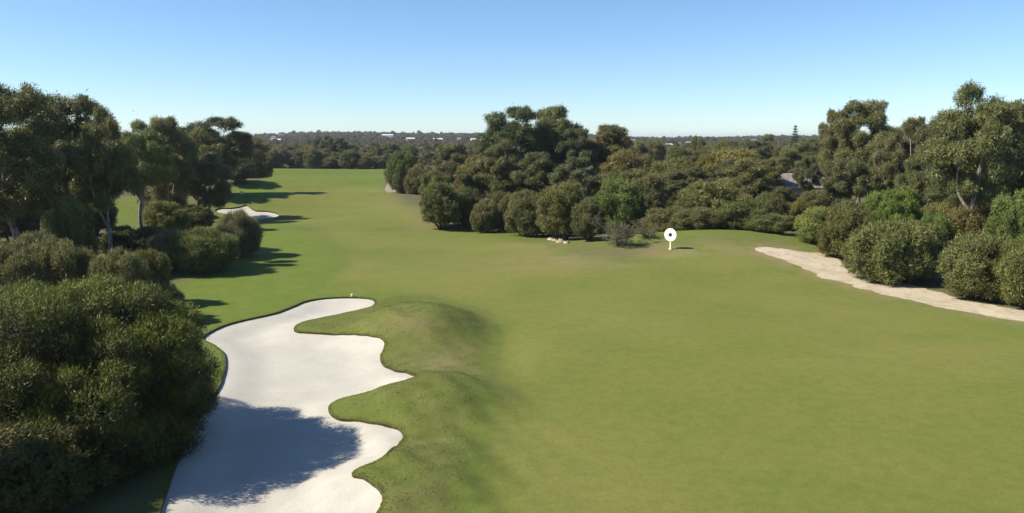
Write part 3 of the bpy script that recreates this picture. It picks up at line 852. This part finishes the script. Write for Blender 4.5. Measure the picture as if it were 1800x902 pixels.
# further trees of the right wood, behind the ones above
LAND = [(px, top, lab) for k, px, Y, top, w, lab, tint, v in RIGHT_T + RIGHT + LEFT_T + LEFT]
SHORT = [(905, 215, 'the left tall central eucalyptus'), (970, 215, 'the right tall central eucalyptus'), (1070, 240, 'the brownish central eucalyptus'), (1180, 410, 'the target disc'),
    (1255, 330, 'the largest domed shrub'), (1402, 322, 'the mauve roofed house'), (1500, 210, 'the tall domed eucalyptus'), (1600, 225, 'the thin right eucalyptus'), (1712, 200, 'the tallest right eucalyptus'),
    (1795, 210, 'the eucalyptus at the right edge'), (1397, 230, 'the pointed skyline conifer'), (1280, 270, 'the yellow brown broad tree'), (832, 300, 'the brown rounded tree'), (776, 350, 'the sandy corner bush'),
    (706, 290, 'the farthest round bush'), (1226, 245, 'the dark upright far tree'), (1575, 360, 'the vivid green upright bush'), (1450, 400, 'the bright green lone shrub'), (990, 340, 'the big domed bushy tree'), (1140, 310, 'the bush behind the dead shrubs'),
    (590, 245, 'the flat topped far trees'), (428, 250, 'the pale trunked tree'), (520, 290, 'the left half of the far green'), (640, 290, 'the right half of the far green'), (10, 160, 'the leftmost eucalyptus'), (122, 170, 'the second eucalyptus from the left'),
    (243, 230, 'the forked tree'), (296, 215, 'the twin topped eucalyptus'), (385, 215, 'the flat topped left eucalyptus')]
TW = {'dull': 'dull olive', 'warm': 'warm olive', 'brown': 'brownish', 'dark': 'dark', 'plain': 'mid green'}
taken = {}
def scatter_label(kind, px, Y, top, h, w, tn):
    q = min(SHORT, key=lambda a: abs(a[0] - px) + 0.7 * abs(a[1] - top))
    side = 'just left of' if px < q[0] - 18 else ('just right of' if px > q[0] + 18 else 'in line with')
    nm_ = {'tall': 'bushy tree', 'euc': 'eucalyptus', 'round': 'low shrub'}[kind]
    size = 'narrow' if w < 5.6 else ('broad' if w > 7.2 else 'middling')
    depth = 'near' if Y < 130 else ('mid distance' if Y < 210 else 'distant')
    lab = f"{size} {TW[tn]} {nm_}, {depth}, {side} {q[2]}"
    n_ = taken.get(lab, 0); taken[lab] = n_ + 1
    if n_: lab = lab.replace(size, ['slightly taller', 'slightly lower', 'rearmost'][min(n_ - 1, 2)])
    if len(lab.split()) > 16: lab = lab.replace('just ', '').replace('mid distance', 'halfway').replace('in line with', 'below' if top > q[1] else 'above').replace('middling ', '')
    return lab
TN = {'dull': dull, 'warm': warm, 'brown': brown, 'dark': dark, 'plain': (1, 1, 1)}
def clear_of_house(px, Y):
    return not (1355 < px < 1450 and 80 < Y < 135) and not (985 < px < 1006 and 125 < Y < 205) and not (842 < px < 856 and 108 < Y < 150)
cnt = 0
while cnt < 105:
    px, Y = prng.uniform(740, 1900), prng.uniform(100, 300)
    if px < 740 + (300 - Y) * 0.35 or not clear_of_house(px, Y): continue
    top = prng.uniform(246, 266) if Y > 150 else prng.uniform(275, 310)
    if px > 1480: top -= 12
    kd, w_, tn = prng.choice(['tall', 'tall', 'euc', 'euc']), prng.uniform(5.0, 8.5), prng.choice(list(TN))
    plant_px(kd, px, Y, top, F_PX * w_ / Y, scatter_label(kd, px, Y, top, 0, w_, tn), 'trees of the wood on the right', tint=TN[tn])
    cnt += 1
# low undergrowth filling the gaps of the right wood
for i in range(40):
    px, Y = prng.uniform(860, 1880), prng.uniform(88, 125)
    if px > 1480: Y = prng.uniform(68, 100)
    if not clear_of_house(px, Y) or 1440 < px < 1470: continue
    tp_, w_, tn = prng.uniform(335, 365) if px < 1480 else prng.uniform(350, 375), prng.uniform(4, 6) * 1.3, prng.choice(['dull', 'brown', 'dark'])
    plant_px('round', px, Y, tp_, F_PX * w_ / 1.3 / Y, scatter_label('round', px, Y, tp_, 0, w_, tn), 'undergrowth of the right wood', tint=TN[tn])
# trees deeper in the left wood
for i in range(26):
    px = prng.uniform(-60, 400); Y = prng.uniform(135, 260)
    if px > 330: Y = prng.uniform(215, 280)
    kd, tp_, w_ = prng.choice(['euc', 'tall', 'tall']), prng.uniform(238, 262), prng.uniform(5, 8)
    plant_px(kd, px, Y, tp_, F_PX * w_ / Y, scatter_label(kd, px, Y, tp_, 0, w_, 'dull').replace('just ', 'behind and '), 'trees behind the left row', tint=dull)
# the edge of the wood behind the far green
for i in range(34):
    px = 462 + i * 7.2 + prng.uniform(-3, 3); Y = prng.uniform(276, 300)
    tp_, w_, tn = prng.uniform(258, 278), prng.uniform(22, 36), prng.choice(['dull', 'brown', 'dark', 'plain'])
    od = ['first', 'second', 'third', 'fourth', 'fifth', 'sixth', 'seventh', 'eighth', 'ninth', 'tenth', 'eleventh', 'twelfth', 'thirteenth', 'fourteenth', 'fifteenth', 'sixteenth', 'seventeenth']
    lab = f"{TW[tn]} bushy tree in the wood edge behind the far green, {od[i]} from its left end" if i < 17 else f"{TW[tn]} bushy tree in the wood edge behind the far green, {od[33 - i]} from its right end"
    plant_px(prng.choice(['tall', 'tall', 'euc']), px, Y, tp_, w_, lab, 'wood edge behind the far green', tint=TN[tn])
for i in range(30):
    px = prng.uniform(450, 760); Y = prng.uniform(300, 380)
    tn = prng.choice(['dull', 'brown', 'dark', 'plain']); kd, tp_ = prng.choice(['tall', 'euc']), prng.uniform(248, 260)
    plant_px(kd, px, Y, tp_, prng.uniform(24, 36), scatter_label(kd, px, Y, tp_, 0, 6, tn).replace('distant', 'second line'), 'second line of the far wood', tint=TN[tn])
for px, Y, top, wh in ((575, 300, 239, 'middle'), (600, 300, 243, 'right one'), (560, 310, 244, 'left one')):
    plant_px('euc', px, Y, top, 34, f'dark flat topped tree standing above the far wood, {wh} of the three', 'taller trees behind the far green', tint=dark, var=1)

# ------------------------------------------------------------------ buildings
M['white_wall'] = plain('white_render', (0.72, 0.70, 0.66), 0.8, 0.3, 0.08)
M['cream_wall'] = plain('cream_render', (0.50, 0.44, 0.35), 0.85, 0.2, 0.12)
M['mauve_roof'] = plain('mauve_roof_tile', (0.235, 0.20, 0.195), 0.8, 0.3, 0.3, 2.0)
M['white_roof'] = plain('white_metal_roof', (0.70, 0.71, 0.72), 0.5, 0.4, 0.06)
M['red_roof'] = plain('terracotta_roof', (0.24, 0.12, 0.085), 0.8, 0.3, 0.25)
M['grey_roof'] = plain('grey_roof', (0.26, 0.27, 0.29), 0.7, 0.3, 0.2)
M['glass'] = plain('window_glass', (0.03, 0.035, 0.04), 0.1, 0.6, 0.1)

def gable(w, d, h, rise, over=0.4, hip=0.0):
    V = np.array([(-w / 2 - over, -d / 2 - over, h), (w / 2 + over, -d / 2 - over, h), (w / 2 + over, d / 2 + over, h), (-w / 2 - over, d / 2 + over, h),
         (-w / 2 - over + hip, 0, h + rise), (w / 2 + over - hip, 0, h + rise)])
    V2 = V.copy(); V2[:, 2] += 0.18
    VV = np.vstack([V, V2]); F = []
    top = [(0, 1, 5), (0, 5, 4), (2, 3, 4), (2, 4, 5), (1, 2, 5), (3, 0, 4)]
    F += [tuple(i + 6 for i in f) for f in top]
    F += [(f[0], f[2], f[1]) for f in top]
    for a, b in ((0, 1), (1, 2), (2, 3), (3, 0)): F += [(a, b, b + 6), (a, b + 6, a + 6)]
    return VV, np.array(F)

def house(x, y, w, d, h, rise, wall, roof, label, rz=0.0, hip=0.0, chimney=False, group=None, windows=3, z=None):
    zz = float(height(x, y)) - 0.15 if z is None else z
    o = empty('house', (x, y, zz), rz); tag(o, label, 'house', group)
    b = Builder(); b.box(-w / 2, w / 2, -d / 2, d / 2, -0.5, h + 0.02)
    if not hip:                                     # gable ends
        for sx in (-1, 1):
            b.add([(sx * w / 2, -d / 2, h), (sx * w / 2, d / 2, h), (sx * w / 2, 0, h + rise * d / (d + 0.8)), (sx * (w / 2 - .2), -d / 2, h), (sx * (w / 2 - .2), d / 2, h), (sx * (w / 2 - .2), 0, h + rise * d / (d + 0.8))],
                  [(0, 1, 2), (3, 5, 4)])
    obj('wall', b.mesh('wall', wall), o)
    V, F = gable(w, d, h + 0.03, rise, 0.4, hip)
    r = obj('roof', mesh_np('roof', V, F, roof), o)
    if chimney:
        b = Builder(); b.box(w * .18, w * .18 + .7, -0.3, .4, h + rise * 0.6, h + rise + 0.9); b.box(w * .18 - .08, w * .18 + .78, -0.38, .48, h + rise + 0.9, h + rise + 1.02)
        obj('chimney', b.mesh('chimney', wall), r)
    for i in range(windows):
        wx = (i + 0.5) / windows * w - w / 2; ww = min(1.6, w / windows * 0.35); z0, z1 = h * 0.35, h * 0.78
        f = Builder()
        f.box(wx - ww, wx + ww, -d / 2 - 0.06, -d / 2 - 0.01, z0 - 0.1, z0); f.box(wx - ww, wx + ww, -d / 2 - 0.06, -d / 2 - 0.01, z1, z1 + 0.1)
        f.box(wx - ww, wx - ww + .1, -d / 2 - 0.06, -d / 2 - 0.01, z0, z1); f.box(wx + ww - .1, wx + ww, -d / 2 - 0.06, -d / 2 - 0.01, z0, z1); f.box(wx - .05, wx + .05, -d / 2 - 0.06, -d / 2 - 0.01, z0, z1)
        wo = obj('window', f.mesh('window', M['white_wall']), o)
        g = Builder(); g.box(wx - ww + .1, wx + ww - .1, -d / 2 - 0.035, -d / 2 - 0.012, z0, z1)
        obj('pane', g.mesh('pane', M['glass']), wo)
    FOOT.append((x, y, max(w, d) * 0.7))
    return o

def at_px(px, Y, z=3.0):
    return (px - 900) / F_PX * (Y * ct + (CAM_H - z) * st)
house(at_px(1402, 119), 119, 9.5, 9, 3.3, 1.9, M['cream_wall'], M['mauve_roof'], 'cream house with mauve tiled roof half hidden by the right hand trees', 0.15, hip=2.6)
house(at_px(996, 168), 168, 7, 6, 5.0, 1.2, M['white_wall'], M['white_roof'], 'white house glimpsed right of the tallest central eucalyptus', 0.1)
house(at_px(849, 146), 146, 5, 5, 3.4, 1.0, M['white_wall'], M['white_roof'], 'white shed glimpsed above the bushes right of the sandy corner', 0.0, windows=1)
FAR_H = [
 (682, 240, 26, 'white_wall', 'white_roof', 'white two part house on the left centre skyline, leftmost of the central far white roofs'),
 (722, 246, 20, 'white_wall', 'white_roof', 'wide white roof on the skyline, second of the central far white roofs'),
 (770, 247, 22, 'white_wall', 'white_roof', 'long white roof on the skyline, third of the central far white roofs'),
 (807, 246, 9, 'white_wall', 'grey_roof', 'narrow tall white house between two long far white roofs'),
 (835, 247, 20, 'white_wall', 'white_roof', 'long white roof left of the tallest central trees, on the skyline'),
 (455, 239, 13, 'white_wall', 'grey_roof', 'far white house highest on the left skyline hill'),
 (482, 243, 11, 'white_wall', 'red_roof', 'far house with pinkish roof in the middle of the left hill'),
 (495, 240, 9, 'white_wall', 'grey_roof', 'far small house rightmost on the left hill'),
 (478, 249, 8, 'white_wall', 'grey_roof', 'far small white house lowest on the left hill'),
 (491, 248, 9, 'cream_wall', 'white_roof', 'far pale house low on the right of the left hill'),
 (1112, 249, 12, 'white_wall', 'grey_roof', 'far white house right of the brownish central eucalyptus'),
 (1132, 246, 8, 'white_wall', 'grey_roof', 'far tiny white house on the skyline above the olive wood'),
 (1176, 257, 13, 'cream_wall', 'white_roof', 'far cream house lowest of the right hand far houses'),
 (1192, 254, 12, 'cream_wall', 'red_roof', 'far cream house with reddish roof left of dark upright tree'),
 (1210, 253, 12, 'white_wall', 'white_roof', 'far pale house touching the dark upright tree'),
 (1252, 245, 14, 'cream_wall', 'red_roof', 'far low house with reddish roof right of dark upright tree'),
 (1325, 249, 12, 'cream_wall', 'grey_roof', 'far pale house left of the small rounded skyline tree'),
]
HOUSES = []
for px, py, wpx, wl, rf, lab in FAR_H:
    p = pix(px, py + 1)
    D = p[1]
    if D > 2600: D = 2600.0; p = np.array([at_px(px, D, 14), D])
    w = 0.72 * wpx / F_PX * D
    zb = float(height(p[0], p[1]))
    hh = max(3.2, 4.2 / F_PX * D)
    house(p[0], p[1], w, max(7, w * 0.6), hh * 0.75, hh * 0.35, M[wl], M[rf], lab, prng.uniform(-0.3, 0.3), 0, False, 'far houses near the horizon')
    HOUSES.append((p[0], p[1], w))

# ------------------------------------------------------------------ the mass of woodland behind
def make_far(seed, H=7.0, rad=3.6):
    rng = np.random.default_rng(seed); lob = []
    for i in range(11):
        a = rng.uniform(0, 6.28); q = rng.uniform(0, 1) ** .5; r = rng.uniform(0.9, 1.5)
        lob.append([math.cos(a) * rad * .75 * q, math.sin(a) * rad * .75 * q, rng.uniform(.25, .8) * H * (1 - .25 * q), r, r, r * .85])
    V, T = tufted(rng, np.array(lob), 420, 5, 0.6, 0.9, 0.42, .6, .1, .6, .1, updir=.3)
    b = Builder(); b.tube(bent(rng, (0, 0, -.5), (0, 0, H * .6), 4, .03), [.25, .2, .15, .1], 5)
    VB, FB = np.vstack(b.V), np.vstack(b.F)
    me = mesh_np('far_tree', np.vstack([V, VB]), np.vstack([np.arange(len(V)).reshape(-1, 3), FB + len(V)]), mats=[M['far'], M['bark_dark']],
                 mat_idx=np.r_[np.zeros(len(V) // 3, int), np.ones(len(FB), int)], attrs={'tint': np.r_[T, np.zeros(len(VB))]})
    o = bpy.data.objects.new('far_tree', me)       # not linked: only a source for the woodland
    return o
FARS = [make_far(201), make_far(202, 8, 3.2), make_far(203, 6, 4.0), make_far(204, 7.5, 3.4)]
fr = np.random.default_rng(99)
P, S, RZ = [], [], []
Y = 300.0
while Y < 3600:
    sp = 6.5 + Y * 0.006
    dy = 6.5 + (Y - 300) * 0.018
    xs = np.arange(-0.78 * Y, 0.78 * Y, sp)
    xs = xs + fr.normal(0, sp * 0.35, len(xs)); ys = Y + fr.uniform(-0.5, 0.5, len(xs)) * dy
    P.append(np.stack([xs, ys], 1)); S.append(fr.uniform(0.62, 1.12, len(xs)) * (0.9 + 0.3 * min(1, Y / 2000)) * np.where(fr.random(len(xs)) < .06, 1.35, 1))
    Y += dy
P = np.vstack(P); S = np.concatenate(S)
# near sides of the scene that the frame only grazes
for sgn in (-1, 1):
    n = 500
    yy = fr.uniform(60, 300, n); xx = sgn * (yy * fr.uniform(0.70, 1.05, n) + (8 if sgn > 0 else 4))
    P = np.vstack([P, np.stack([xx, yy], 1)]); S = np.concatenate([S, fr.uniform(.7, 1.15, n)])
ok = np.ones(len(P), bool)
for hx, hy, hw in HOUSES:
    t = np.clip(P[:, 1] / hy, 0, 1.02)
    ok &= ~((np.abs(P[:, 0] - hx * P[:, 1] / hy) < hw * 0.55 + 3) & (P[:, 1] > hy - 260) & (P[:, 1] < hy + hw * .6 + 6))
P, S = P[ok], S[ok]
n = len(P)
zz = height(P[:, 0], P[:, 1])
pm = bpy.data.meshes.new('distant_woodland')
pm.vertices.add(n); pm.vertices.foreach_set('co', np.c_[P, zz].astype(np.float32).ravel())
for an, av in (('sc', S), ('rz', fr.uniform(0, 6.28, n))):
    a = pm.attributes.new(an, 'FLOAT', 'POINT'); a.data.foreach_set('value', av.astype(np.float32))
dw = obj('distant_woodland', pm)
tag(dw, 'hazy mass of olive woodland stretching to the horizon', 'woodland', kind='stuff')
ng = bpy.data.node_groups.new('woodland', 'GeometryNodeTree')
ng.interface.new_socket('Geometry', in_out='INPUT', socket_type='NodeSocketGeometry')
ng.interface.new_socket('Geometry', in_out='OUTPUT', socket_type='NodeSocketGeometry')
gi = ng.nodes.new('NodeGroupInput'); go = ng.nodes.new('NodeGroupOutput')
iop = ng.nodes.new('GeometryNodeInstanceOnPoints'); iop.inputs['Pick Instance'].default_value = True
jn = ng.nodes.new('GeometryNodeJoinGeometry')
for o in FARS:
    oi = ng.nodes.new('GeometryNodeObjectInfo'); oi.inputs['Object'].default_value = o; oi.inputs['As Instance'].default_value = True
    ng.links.new(oi.outputs['Geometry'], jn.inputs[0])
def named(nm):
    a = ng.nodes.new('GeometryNodeInputNamedAttribute'); a.data_type = 'FLOAT'; a.inputs['Name'].default_value = nm
    return a.outputs['Attribute']
cx = ng.nodes.new('ShaderNodeCombineXYZ'); ng.links.new(named('rz'), cx.inputs[2])
ng.links.new(gi.outputs[0], iop.inputs['Points']); ng.links.new(jn.outputs[0], iop.inputs['Instance'])
ng.links.new(cx.outputs[0], iop.inputs['Rotation'])
ng.links.new(named('sc'), iop.inputs['Scale'])
ng.links.new(iop.outputs[0], go.inputs[0])
md = dw.modifiers.new('woodland', 'NODES'); md.node_group = ng

# ------------------------------------------------------------------ small things
M['white_paint'] = plain('white_paint', (0.80, 0.79, 0.76), 0.5, 0.4, 0.05)
M['black_paint'] = plain('black_paint', (0.02, 0.022, 0.022), 0.5, 0.4, 0.1)
M['cream_paint'] = plain('pale_yellow_paint', (0.62, 0.60, 0.33), 0.6, 0.3, 0.1)
M['yellow_paint'] = plain('yellow_paint', (0.62, 0.60, 0.20), 0.6, 0.3, 0.1)

def disc(b, c, r, y0, y1, seg=40, r_in=0.0):
    an = np.linspace(0, 2 * np.pi, seg, endpoint=False)
    C, Sn = np.cos(an), np.sin(an)
    V = []; F = []
    rings_ = [(r_in, y0), (r - 0.01, y0), (r, y0 + 0.01), (r, y1 - 0.01), (r - 0.01, y1), (r_in, y1)]
    for rr, yy in rings_: V += [(c[0] + rr * a, yy, c[2] + rr * s) for a, s in zip(C, Sn)]
    for k in range(len(rings_)):
        k2 = (k + 1) % len(rings_)
        if r_in == 0 and k == len(rings_) - 1: continue
        for j in range(seg):
            a, a2, d, d2 = k * seg + j, k * seg + (j + 1) % seg, k2 * seg + j, k2 * seg + (j + 1) % seg
            F += [(a, a2, d2), (a, d2, d)]
    b.add(V, F)

tp = pix(1178, 438.5)
Dt = tp[1]; sc_ = Dt / F_PX
R_d = 11.6 * sc_; hc = 26.0 * sc_
t0 = empty('target_sign', (tp[0], tp[1], float(height(*tp)))); t0.rotation_euler = (0, 0, -math.atan2(tp[0], tp[1]) - R(24))
tag(t0, 'round white target disc with black centre on a pale yellow post', 'sign')
b = Builder(); disc(b, (0, 0, hc), R_d, -0.06, -0.02, 48, R_d * 0.30); dp = obj('disc', b.mesh('disc', M['white_paint']), t0)
b = Builder(); disc(b, (0, 0, hc), R_d * 0.295, -0.05, -0.025, 32); obj('bullseye', b.mesh('bullseye', M['black_paint']), dp)
b = Builder(); pw = 1.6 * sc_
b.box(-pw, pw, -0.018, 0.10, -0.3, hc + R_d * 0.6); obj('post', b.mesh('post', M['cream_paint']), t0)
b = Builder(); b.box(-pw * 1.7, pw * 1.7, -0.12, 0.2, -0.2, 0.07); obj('base', b.mesh('base', M['cream_paint']), t0)

def peg(px, py, h, r, mat, label, name='marker_peg'):
    p = pix(px, py); o = empty(name, (p[0], p[1], float(height(*p)))); tag(o, label, 'marker')
    b = Builder(); b.tube([(0, 0, -0.1), (0, 0, h * .8), (0, 0, h)], [r, r, r * .75], 10); obj('peg', b.mesh('peg', mat, False), o)
    b = Builder(); b.tube([(0, 0, h * .62), (0, 0, h * .72)], [r * 1.08, r * 1.08], 10); obj('band', b.mesh('band', M['white_paint']), o)
peg(619, 521.5, 0.20, 0.09, M['cream_paint'], 'short pale yellow marker at the far rim of the big bunker')
peg(425, 341, 0.45, 0.22, M['yellow_paint'], 'bright yellow marker on the grass above the small left bunker')

# pale limestone rocks below the big domed tree
def rock(px, py, s, label):
    p = pix(px, py); rg = np.random.default_rng(int(px * 7))
    nl, ns = 6, 9; V = []; F = []
    for i in range(nl + 1):
        th = math.pi * i / nl
        for j in range(ns):
            ph = 2 * math.pi * j / ns; k = 1 + rg.uniform(-.34, .34)
            V.append((math.sin(th) * math.cos(ph) * s * k, math.sin(th) * math.sin(ph) * s * .8 * k, math.cos(th) * s * .5 * k))
    for i in range(nl):
        for j in range(ns):
            a, b_ = i * ns + j, i * ns + (j + 1) % ns
            F += [(a, a + ns, b_ + ns), (a, b_ + ns, b_)]
    o = obj('rock', mesh_np('rock', V, F, M['limestone']), None, (p[0], p[1], float(height(*p)) + s * .08), ); o.rotation_euler = (0, 0, rg.uniform(0, 6))
    tag(o, label, 'rock', 'pale rocks below the domed tree')
M['limestone'] = plain('limestone', (0.40, 0.33, 0.22), 0.9, 0.2, 0.3, 2.5)
for px, py, s, lab in ((968, 422, .42, 'leftmost pale limestone rock below the big domed tree'), (976, 424, .38, 'second pale limestone rock below the domed tree'), (985, 426, .52, 'largest pale limestone rock below the domed tree'),
                  (996, 428, .40, 'rightmost pale limestone rock below the domed tree'), (983, 408, .3, 'small pale rock higher up beside the domed tree')):
    rock(px, py, s, lab)

# twigs and leaves lying on the near sand
p = pix(577, 757); rg = np.random.default_rng(4); b = Builder()
z0 = float(height(*p)) - 0.36
b.tube([(-.22, 0, 0.02), (0, .05, .05), (.2, .02, .02)], [.012, .014, .008], 5); b.tube([(0, .05, .05), (.1, .16, .05)], [.01, .006], 5)
b.tube([(-.1, .02, .03), (-.05, -.1, .03)], [.009, .006], 5)
tag(obj('twig', b.mesh('twig', M['bark_dark']), None, (p[0], p[1], z0)), 'dark twig lying on the white sand of the near bunker', 'twig')

# a bird in the air above the left row
bp = (at_px(234, 130, 15), 130.0); bz = CAM_H + (243 - 197) / F_PX * 130
o = empty('bird', (bp[0], bp[1], bz), 0.6); o.rotation_euler = (0.2, 0.5, 0.6)
tag(o, 'small dark bird flying above the left tree row', 'bird')
M['feather'] = plain('dark_feather', (0.03, 0.03, 0.033), 0.7, 0.3)
b = Builder(); b.tube([(0, -.24, 0), (0, -.18, .01), (0, -.1, .015), (0, .02, .01), (0, .12, 0), (0, .2, 0)], [.008, .032, .05, .06, .04, .012], 8)
body = obj('body', b.mesh('body', M['feather'], True), o)
for sx in (-1, 1):
    V = [(sx * .03, -.06, .02), (sx * .2, -.09, .09), (sx * .36, .0, .05), (sx * .2, .05, .08), (sx * .03, .08, .02), (sx * .03, 0, .045), (sx * .2, -.02, .11)]
    F = [(0, 1, 6), (0, 6, 5), (5, 6, 3), (5, 3, 4), (1, 2, 6), (6, 2, 3), (0, 3, 1), (0, 4, 3), (1, 3, 2)]
    obj('wing', mesh_np('wing', V, F, M['feather']), o)
obj('tail', mesh_np('tail', [(-.03, .17, .01), (.03, .17, .01), (.06, .32, .015), (-.06, .32, .015), (0, .2, .025)], [(0, 1, 4), (1, 2, 4), (2, 3, 4), (3, 0, 4), (0, 2, 1), (0, 3, 2)], M['feather']), o)

# longer grass on the banks and along the rims of the near bunker
rg = np.random.default_rng(31)
cand = np.stack([rg.uniform(-14, 4, 400000), rg.uniform(20, 58, 400000)], 1)
rp = np.array([pix(*q) for q in rough_px])
ins = in_poly(cand, rp) & ~in_poly(cand, bunker)
c1 = cand[ins][:26000]
k = rg.integers(0, len(bunker), 26000)
tgt = bunker[k] + (bunker[(k + 1) % len(bunker)] - bunker[k]) * rg.random((26000, 1)) + rg.normal(0, .10, (26000, 2))
c2 = tgt[~in_poly(tgt, bunker)]
cc = np.vstack([c1, c2]); n = len(cc)
z = height(cc[:, 0], cc[:, 1]) - 0.01
D = nrm(rg.normal(0, .45, (n, 3)) + (0, 0, 1)); Nn = nrm(rg.normal(0, 1, (n, 3)))
V, T = leaves(rg, np.c_[cc, z], D, Nn, rg.uniform(.03, .075, n), rg.uniform(.012, .028, n), np.clip(rg.normal(.45, .25, n), 0, 1))
tag(obj('rough_grass', tri_mesh('rough_grass', V, T, M['grassblade'])), 'longer rough grass on the banks of the near bunker', 'grass', kind='stuff')

# ------------------------------------------------------------------ the air
m, nt, out = new_mat('haze')
pv = nt.nodes.new('ShaderNodeVolumePrincipled')
pv.inputs['Color'].default_value = (0.80, 0.88, 1.0, 1); pv.inputs['Density'].default_value = 0.00011
pv.inputs['Anisotropy'].default_value = 0.2
nt.links.new(pv.outputs[0], out.inputs['Volume'])
b = Builder(); zmin = float(GZ.min()) - 1.0
rmax = float(np.abs(GV).max()) + 5
b.box(-rmax, rmax, -rmax, rmax, zmin, float(GZ.max()) + 20)
hz = obj('haze', b.mesh('haze', m)); tag(hz, 'thin blue haze in the distance', 'haze', kind='stuff')
hz.display_type = 'WIRE'
